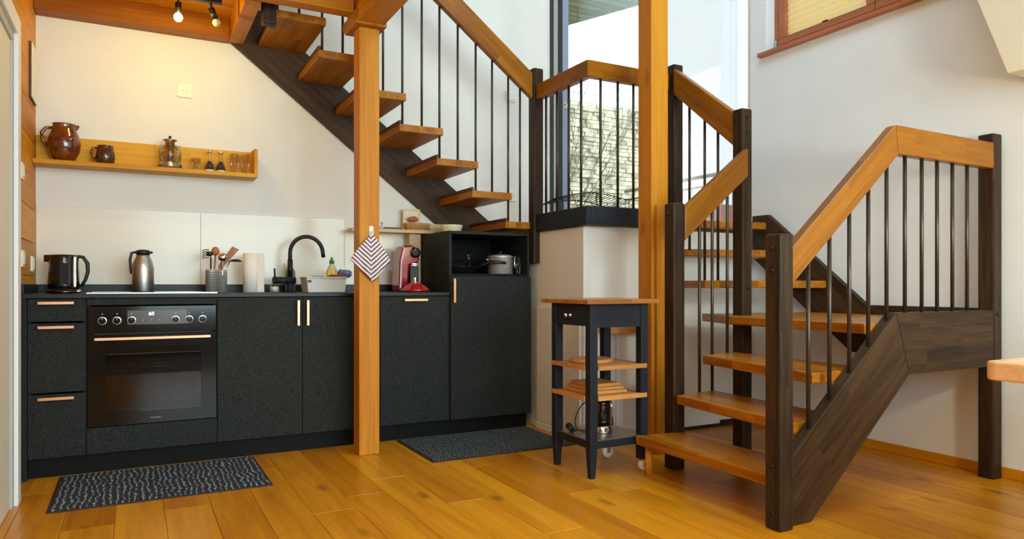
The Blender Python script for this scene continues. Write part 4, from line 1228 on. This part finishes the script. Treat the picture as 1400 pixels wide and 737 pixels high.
MB().tube([(1.80, 4.42, NZ + 0.055), (1.99, 4.46, NZ + 0.10)], 0.004, 8).build('shaft', M['steel'], t)
MB().lathe([(0.012, 0), (0.014, 0.02), (0.008, 0.03)], (1.795, 4.42, NZ + 0.045), 14).build('end_cap', M['steel'], t)
t = thing('glass_bottle', (2.04, 4.44, NZ), 'narrow dark glass cruet between pan and pot in the niche', 'bottle')
MB().lathe([(0.020, 0), (0.022, 0.06), (0.010, 0.09), (0.010, 0.12), (0.016, 0.135), (0.008, 0.15)], (2.04, 4.44, NZ), 16).build('body', M['glass'], t)
t = thing('glass_jug', (2.262, 4.15, NZ), 'clear glass jug at the right end of the niche', 'jug')
MB().lathe(hollow([(0.018, 0), (0.014, 0.13)], 0.0015), (2.262, 4.15, NZ), 22).build('body', M['glass'], t)
MB().tube([(2.249, 4.145, NZ + 0.118), (2.232, 4.143, NZ + 0.112), (2.230, 4.143, NZ + 0.06), (2.246, 4.145, NZ + 0.02)], 0.005, 8).build('handle', M['steel'], t)

# ------------------------------------------------------------------ wall fittings


def socket_at(x, z, y=YB, label='', name='wall_socket'):
    t = thing(name, (x, y, z), label, 'socket')
    MB().box(x - 0.041, x + 0.041, y - 0.010, y - 0.0005, z - 0.041, z + 0.041).build('plate', M['white_pl'], t, 0.003)
    MB().lathe([(0.0215, -0.0102), (0.0215, -0.0125), (0.019, -0.0125), (0.019, -0.0108)], (x, y, z), 24, 'Y').build('ring', M['white_pl'], t)
    for s in (-1, 1):
        MB().lathe([(0.0028, -0.0108), (0.0028, -0.0116)], (x + s * 0.0095, y, z), 8, 'Y').build('pin_hole', M['black_matt'], t)
    return t


socket_at(0.274, 2.113, label='square cream wall socket high on the kitchen wall')
socket_at(2.503, 1.612, label='white wall socket low beside the landing newel')
t = thing('light_switch', (2.497, YB, 2.358), 'small white switch on the wall behind the upper stair rods', 'switch')
MB().box(2.457, 2.537, YB - 0.010, YB - 0.0005, 2.318, 2.398).build('plate', M['white_pl'], t, 0.003)
MB().box(2.470, 2.524, YB - 0.014, YB - 0.0105, 2.331, 2.385).build('rocker', M['white_pl'], t, 0.002)
for (yy, zz, lb) in ((4.12, 1.07, 'white light switch on the pine wall next to the door frame'), (4.50, 1.055, 'white double switch on the pine wall above the kettle'), (4.10, 1.49, 'white wall control at shelf height by the door frame')):
    t = thing('light_switch', (XL, yy, zz), lb, 'switch')
    MB().box(XL, XL + 0.011, yy - 0.040, yy + 0.040, zz - 0.04, zz + 0.04).build('plate', M['white_pl'], t, 0.003)
    MB().box(XL + 0.0112, XL + 0.015, yy - 0.027, yy + 0.027, zz - 0.027, zz + 0.027).build('rocker', M['white_pl'], t, 0.002)
t = thing('wall_picture', (XL, 4.5, 2.06), 'narrow white picture with a dark edge on the pine wall', 'picture')
MB().box(XL, XL + 0.012, 4.40, 4.62, 1.915, 2.205).build('frame', M['lip'], t, 0.002)
MB().box(XL + 0.0122, XL + 0.0145, 4.402, 4.618, 1.917, 2.203).build('picture', M['white'], t)

# door at the left
d1 = struct(thing('door_1', (XL, 3.2, 0), 'x', 'x')); del d1['label']; del d1['category']
MB().box(XL, -0.432, 3.66, 3.745, 0, 2.095).box(XL, -0.432, 2.40, 3.66, 2.015, 2.095).box(XL, -0.432, 2.32, 2.40, 0, 2.095).build('door_casing', M['white'], d1, 0.003)
MB().box(XL, -0.447, 3.62, 3.66, 0, 1.975).box(XL, -0.447, 2.44, 3.66, 1.975, 2.015).build('door_reveal', M['alu_grey'], d1, 0.002)
MB().box(XL - 0.002, -0.457, 2.44, 3.62, 0.004, 1.975).build('door_leaf', M['door_leaf'], d1)

# cupboard doors in the landing block
lc = thing('low_cupboard', (2.375, 3.82, 0), 'low white cupboard doors in the wall block behind the black trolley', 'cupboard')
MB().box(2.358, 2.374, 3.560, 3.705, 0.05, 0.80).build('door', M['plaster_warm'], lc, 0.003)
MB().box(2.358, 2.374, 3.710, 4.070, 0.05, 0.80).build('door', M['plaster_warm'], lc, 0.003)
MB().box(2.352, 2.374, 3.556, 4.074, 0.0, 0.046).build('base_board', M['white'], lc, 0.002)
for zz in (0.405, 0.48):
    MB().lathe([(0.006, 0), (0.006, -0.010), (0.011, -0.014), (0.010, -0.022), (0.004, -0.025)], (2.358, 3.750, zz), 14, 'X').build('knob', M['black_matt'], lc)
lc = thing('low_cupboard', (2.62, 3.54, 0), 'white cupboard door on the front of the landing block beside the tall post', 'cupboard')
MB().box(2.40, 2.60, 3.524, 3.5395, 0.05, 0.80).build('door', M['plaster_warm'], lc, 0.003)
MB().box(2.605, 2.96, 3.524, 3.5395, 0.05, 0.80).build('door', M['plaster_warm'], lc, 0.003)
MB().box(2.575, 2.64, 3.508, 3.523, 0.312, 0.326).build('handle', M['white'], lc, 0.003)
o = MB().box(2.47, 2.93, 3.40, 3.5385, 0.657, 0.70)
o = MB().box(2.47, 2.93, 3.40, 3.523, 0.657, 0.70).build('wall_shelf', M['oak_board'], None, 0.003)
tag(o, 'narrow brown wooden ledge on the cream block behind the trolley', 'shelf')

# ------------------------------------------------------------------ towel on the post
tw = thing('kitchen_towel', (1.165, 3.82, 1.22), 'purple and white striped kitchen towel hanging on the left post', 'towel')
m = MB()
n = 22
vs_, fs = [], []
top, left, right, bot = Vector((1.165, 0, 1.228)), Vector((1.040, 0, 1.083)), Vector((1.272, 0, 1.075)), Vector((1.170, 0, 0.958))
for i in range(n + 1):
    for j in range(n + 1):
        u, v = i / n, j / n
        p = top * (1 - u) * (1 - v) + left * u * (1 - v) + right * v * (1 - u) + bot * u * v
        bulge = 0.020 * (math.sin(PI * u) * math.sin(PI * v)) ** 0.5 if 0 < u < 1 and 0 < v < 1 else 0
        # edges bow outwards a little
        out = 0.010 * math.sin(PI * u) * (1 - v) - 0.010 * math.sin(PI * v) * (1 - u)
        yy = 3.832 - 0.012 - bulge * 0.5 + 0.006 * math.cos(14 * (u - v)) * (0.3 + u * v)
        vs_.append((p.x - out * 0.8, yy, p.z + 0.004 * math.sin(7 * u) * v))
for i in range(n):
    for j in range(n):
        a = i * (n + 1) + j
        fs.append((a, a + 1, a + n + 2, a + n + 1))
tc_ = m.add(vs_, fs, True).build('cloth', M['towel'], tw, solid=0.004)
MB().tube([(1.165, 3.815, 1.222), (1.158, 3.814, 1.238), (1.165, 3.813, 1.245), (1.172, 3.814, 1.238)], 0.002, 6, closed=True).build('loop', M['white'], tw)
hk = thing('adhesive_hook', (1.165, 3.84, 1.245), 'small white hook stuck on the left post', 'hook')
MB().box(1.153, 1.177, 3.838, 3.8425, 1.215, 1.270).build('plate', M['white_pl'], hk, 0.002)
MB().tube([(1.165, 3.838, 1.24), (1.165, 3.822, 1.236), (1.165, 3.815, 1.241)], 0.003, 8).build('hook', M['white_pl'], hk)

# ------------------------------------------------------------------ floor mats


def mat_on_floor(x0, x1, y0, y1, m_, label):
    t = thing('door_mat', ((x0 + x1) / 2, (y0 + y1) / 2, 0), label, 'mat')
    MB().prism([(x0, y0), (x1, y0), (x1, y1), (x0, y1)], 0.0003, 0.005, 'XY').build('rubber_edge', M['mat_rim'], t, 0.002)
    MB().box(x0 + 0.012, x1 - 0.012, y0 + 0.012, y1 - 0.012, 0.0051, 0.010).build('pile', m_, t, 0.002)


mat_on_floor(-0.318, 0.582, 3.475, 4.100, M['rug1'], 'blue-grey speckled mat with dark edge lying before the oven')
mat_on_floor(1.400, 2.300, 3.512, 4.112, M['rug2'], 'dark speckled mat with brown edge before the tall cupboard')

# ------------------------------------------------------------------ trolley
ty_ = thing('kitchen_trolley', (2.12, 3.02, 0), 'small black trolley table with oak top, drawer and slatted shelves', 'trolley')
TX0, TX1, TY0, TY1 = 1.948, 2.300, 2.845, 3.205
s = 0.044
for (lx, ly) in ((TX0, TY0), (TX0, TY1 - s), (TX1 - s, TY0), (TX1 - s, TY1 - s)):
    m = MB()
    wheel = lx > 2.1
    zb = 0.065 if wheel else 0.0
    m.box(lx, lx + s, ly, ly + s, 0.16, 0.850)
    q = 0.008
    if not wheel:
        m.add([(lx + q, ly + q, zb), (lx + s - q, ly + q, zb), (lx + s - q, ly + s - q, zb), (lx + q, ly + s - q, zb), (lx, ly, 0.16), (lx + s, ly, 0.16), (lx + s, ly + s, 0.16), (lx, ly + s, 0.16)], [(0, 3, 2, 1), (0, 1, 5, 4), (1, 2, 6, 5), (2, 3, 7, 6), (3, 0, 4, 7)])
    else:
        m.box(lx, lx + s, ly, ly + s, zb, 0.16)
    lg = m.build('leg', M['navy'], ty_, 0.002)
    if wheel:
        wy = ly + s / 2
        MB().lathe([(0.010, -0.012), (0.030, -0.012), (0.032, -0.009), (0.032, 0.009), (0.030, 0.012), (0.010, 0.012)], (lx + 0.035, wy, 0.032), 24, 'Y').build('wheel', M['white_pl'], lg)
        MB().box(lx + 0.024, lx + 0.046, wy - 0.019, wy - 0.014, 0.028, 0.066).box(lx + 0.024, lx + 0.046, wy + 0.014, wy + 0.019, 0.028, 0.066).build('wheel_fork', M['steel'], lg)
MB().box(1.906, 2.342, 2.805, 3.245, 0.851, 0.873).build('table_top', M['trolley_top'], ty_, 0.003)
MB().box(TX0 + s, TX1 - s, TY0 + 0.006, TY0 + 0.026, 0.735, 0.850).build('apron', M['navy'], ty_)
MB().box(TX0 + s, TX1 - s, TY1 - 0.026, TY1 - 0.006, 0.735, 0.850).build('apron', M['navy'], ty_)
MB().box(TX1 - 0.026, TX1 - 0.006, TY0 + s, TY1 - s, 0.735, 0.850).build('apron', M['navy'], ty_)
dwr = MB().box(TX0 + 0.004, TX0 + 0.022, TY0 + s + 0.002, TY1 - s - 0.002, 0.741, 0.846).build('drawer', M['navy'], ty_, 0.002)
MB().lathe([(0.012, 0), (0.012, -0.003), (0.004, -0.006), (0.004, -0.016), (0.012, -0.022), (0.013, -0.030), (0.005, -0.036)], (TX0 + 0.004, 3.03, 0.792), 18, 'X').build('knob', M['chrome'], dwr)
for zs in (0.548, 0.400):
    MB().box(TX0 - 0.006, TX0 + 0.030, TY0 + s + 0.001, TY1 - 0.012, zs - 0.022, zs).build('shelf_rail', M['oak_board'], ty_, 0.002)
    MB().box(TX1 - 0.030, TX1 - 0.008, TY0 + s, TY1 - s, zs - 0.022, zs).build('shelf_rail', M['oak_board'], ty_, 0.002)
    MB().box(TX0 + s + 0.001, TX1 - 0.010, TY0 - 0.006, TY0 + 0.028, zs - 0.022, zs).build('shelf_rail', M['oak_board'], ty_, 0.002)
    n = 7
    for k in range(n):
        ya = TY0 + 0.032 + (TY1 - TY0 - 0.05) * k / n
        MB().box(TX0 + 0.031, TX1 - 0.031, ya, ya + 0.038, zs - 0.016, zs - 0.002).build('shelf_slat', M['oak_board'], ty_, 0.002)
MB().box(TX0 + 0.008, TX1 - 0.008, TY0 + 0.008, TY1 - 0.008, 0.182, 0.188).build('steel_shelf', M['steel_rough'], ty_)
MB().box(TX0 + s, TX1 - s, TY0 + 0.006, TY0 + 0.024, 0.145, 0.181).box(TX0 + s, TX1 - s, TY1 - 0.024, TY1 - 0.006, 0.145, 0.181).box(TX0 + 0.006, TX0 + 0.024, TY0 + s, TY1 - s, 0.145, 0.181).box(TX1 - 0.024, TX1 - 0.006, TY0 + s, TY1 - s, 0.145, 0.181).build('lower_frame', M['navy'], ty_, 0.002)
# things on the trolley
t, b = lathe_thing('round_board', 2.10, 3.06, 0.5465, 'round wooden board lying on the upper trolley shelf', 'board', [(0.112, 0), (0.115, 0.004), (0.115, 0.014), (0.095, 0.019)], M['oak_board'])
for k, lb in enumerate(('large wooden board at the bottom of the trolley stack', 'middle wooden board of the trolley stack', 'smallest wooden board on top of the trolley stack')):
    e = 0.012 * k
    z0 = 0.3988 + 0.0166 * k
    o = MB().box(1.99 + e, 2.215 - e, 2.905 + e, 3.15 - e, z0, z0 + 0.016).build('chopping_board', M['oak_board'], None, 0.003)
    tag(o, lb, 'board', 'wooden boards on the middle trolley shelf')
gx, gy, gz = 2.125, 3.00, 0.189
t = thing('milk_frother', (gx, gy, gz), 'black jug appliance with steel base on the lowest trolley shelf', 'appliance')
MB().lathe([(0.052, 0), (0.054, 0.004), (0.052, 0.036), (0.048, 0.038)], (gx, gy, gz), 26).build('base', M['steel'], t)
MB().lathe([(0.046, 0.038), (0.043, 0.150), (0.040, 0.168)], (gx, gy, gz), 26).build('jug', M['black_gloss'], t)
MB().tube([(gx + 0.046, gy - 0.005, gz + 0.165), (gx + 0.058, gy - 0.008, gz + 0.12), (gx + 0.062, gy - 0.008, gz + 0.03)], 0.006, 8).build('handle', M['steel'], t)
MB().lathe([(0.011, 0), (0.011, -0.004)], (gx - 0.012, gy - 0.052, gz + 0.019), 16, 'Y').build('dial', M['chrome'], t)
t = thing('power_cable', (2.02, 2.98, gz), 'looped black cable with plug on the lowest trolley shelf', 'cable')
pts = []
for i in range(25):
    a = i / 24
    an = R(-60 + 250 * a)
    pts.append((2.055 - 0.085 * math.sin(PI * a), 3.02 - 0.10 * a + 0.02 * math.sin(6 * a), gz + 0.006 + 0.165 * math.sin(PI * min(1, a * 1.0)) * (1 - a) * 1.5))
pts = []
ctrl = [(2.095, 2.965, 0.352), (2.06, 2.99, 0.362), (2.02, 3.02, 0.335), (1.988, 3.03, 0.280), (1.990, 3.04, 0.225), (2.02, 3.035, 0.197), (2.062, 3.02, 0.193)]
for i in range(len(ctrl) - 1):
    p0, p1, p2, p3 = (Vector(ctrl[max(0, min(len(ctrl) - 1, i + q))]) for q in (-1, 0, 1, 2))
    for k in range(5):
        u = k / 5
        pts.append(0.5 * ((2 * p1) + (p2 - p0) * u + (2 * p0 - 5 * p1 + 4 * p2 - p3) * u * u + (3 * p1 - p0 - 3 * p2 + p3) * u ** 3))
pts.append(Vector(ctrl[-1]))
MB().tube(pts, 0.0032, 7).build('cord', M['black_matt'], t)
MB().tube([(1.985, 3.06, gz + 0.012), (1.985, 3.10, gz + 0.030)], [0.014, 0.017], 10).box(1.978, 1.992, 3.04, 3.062, gz + 0.006, gz + 0.018).build('plug', M['black_matt'], t)
m = MB()
pts = [(2.06, 3.05, gz + 0.005), (2.01, 3.11, gz + 0.004), (1.98, 3.08, gz + 0.006), (1.985, 3.05, gz + 0.012)]
m.tube(pts, 0.0032, 7).build('cord', M['black_matt'], t)

# ------------------------------------------------------------------ wire rack on the landing
t = thing('wire_rack', (2.95, 4.05, LZ), 'black wire plate rack standing on the landing behind the rods', 'rack')
rx0, rx1, ry = 2.70, 3.12, 4.10
ra = []; rb_ = []
m = MB(); m2 = MB()
for i in range(13):
    u = i / 12
    xx = 2.50 + 0.62 * u
    zz = LZ + 0.165 + 0.055 * math.sin(PI * min(1, u * 1.15) * 0.9)
    ra.append((xx, 4.10 - 0.10 * u, zz)); rb_.append((xx - 0.02, 4.30 - 0.10 * u, zz - 0.035))
m.tube(ra, 0.0035, 6).tube(rb_, 0.0035, 6)
for i in range(1, 25):
    u = i / 24
    a = Vector(ra[0]).lerp(Vector(ra[-1]), u)
    xx = 2.50 + 0.62 * u
    zz = LZ + 0.165 + 0.055 * math.sin(PI * min(1, u * 1.15) * 0.9)
    m2.tube([(xx, 4.10 - 0.10 * u, zz), (xx - 0.02, 4.30 - 0.10 * u, zz - 0.035)], 0.0024, 5)
m.build('frame_wire', M['black_metal'], t)
stuff(m2.build('cross_wires', M['black_metal'], t))
for u, back in ((0.12, 0), (0.52, 0), (0.92, 0), (0.2, 1), (0.85, 1)):
    xx = 2.50 + 0.62 * u - (0.02 if back else 0)
    yy = (4.30 if back else 4.10) - 0.10 * u
    zt = LZ + 0.165 + 0.055 * math.sin(PI * min(1, u * 1.15) * 0.9) - (0.035 if back else 0)
    MB().tube([(xx + 0.01, yy, LZ + 0.002), (xx, yy, zt)], 0.0035, 6).build('leg', M['black_metal'], t)

# ------------------------------------------------------------------ ceiling lamps
lt = thing('spot_track', (0.2, 4.15, CZ), 'black ceiling bar lamp with small hanging spots above the kitchen', 'lamp')
MB().box(-0.22, 0.425, 4.132, 4.168, 2.468, 2.492).build('bar', M['black_metal'], lt, 0.003)
MB().lathe([(0.045, 0), (0.045, 0.022), (0.012, 0.024)], (0.10, 4.15, CZ - 0.025), 20).tube([(0.10, 4.15, 2.49), (0.10, 4.15, 2.54)], 0.008, 8).build('canopy', M['black_metal'], lt)
for xx, tilt, on in ((0.211, 0.0, True), (0.372, 0.35, False)):
    tip = Vector((xx + math.sin(tilt) * 0.06, 4.15, 2.435 - math.cos(tilt) * 0.055))
    MB().tube([(xx, 4.15, 2.47), (xx, 4.15, 2.435)], 0.006, 8).build('stem', M['black_metal'], lt)
    hd = MB().tube([(xx, 4.15, 2.440), tip], 0.0165, 14).build('lamp_head', M['black_metal'], lt)
    d = (tip - Vector((xx, 4.15, 2.44))).normalized()
    c_ = tip + d * 0.018
    bm = bmesh.new(); bmesh.ops.create_uvsphere(bm, u_segments=18, v_segments=12, radius=0.021)
    me = bpy.data.meshes.new('bulb'); bm.to_mesh(me); bm.free()
    for f in me.polygons: f.use_smooth = True
    me.materials.append(M['bulb_on'] if on else M['bulb_off'])
    bo = bpy.data.objects.new('bulb', me); col.objects.link(bo); bo.parent = lt; bo.location = c_ - Vector((0.2, 4.15, CZ))
    if on:
        l = bpy.data.lights.new('bulb_light', 'POINT'); l.energy = 8.0; l.color = (1.0, 0.74, 0.12); l.shadow_soft_size = 0.025
        lo = bpy.data.objects.new('bulb_light', l); col.objects.link(lo); lo.location = c_ + Vector((0, -0.03, -0.035))

# ------------------------------------------------------------------ table at the right edge
tb = thing('dining_table', (2.8, 0.3, 0), 'pale beech table whose rounded corner enters at the right edge', 'table')
x0, x1, y0, y1, r_ = 2.01, 3.6, -0.5, 1.085, 0.03
pts = []
for cx_, cy_, a0 in ((x1 - r_, y1 - r_, 0), (x0 + r_, y1 - r_, 90), (x0 + r_, y0 + r_, 180), (x1 - r_, y0 + r_, 270)):
    for k in range(5):
        a = R(a0 + 22.5 * k)
        pts.append((cx_ + r_ * math.cos(a), cy_ + r_ * math.sin(a)))
MB().prism(pts, 0.690, 0.740, 'XY').build('table_top', M['table'], tb, 0.006)
for lx, ly in ((2.5, 0.75), (3.45, 0.75), (2.5, -0.35), (3.45, -0.35)):
    MB().box(lx, lx + 0.07, ly, ly + 0.07, 0, 0.689).build('leg', M['table'], tb, 0.004)
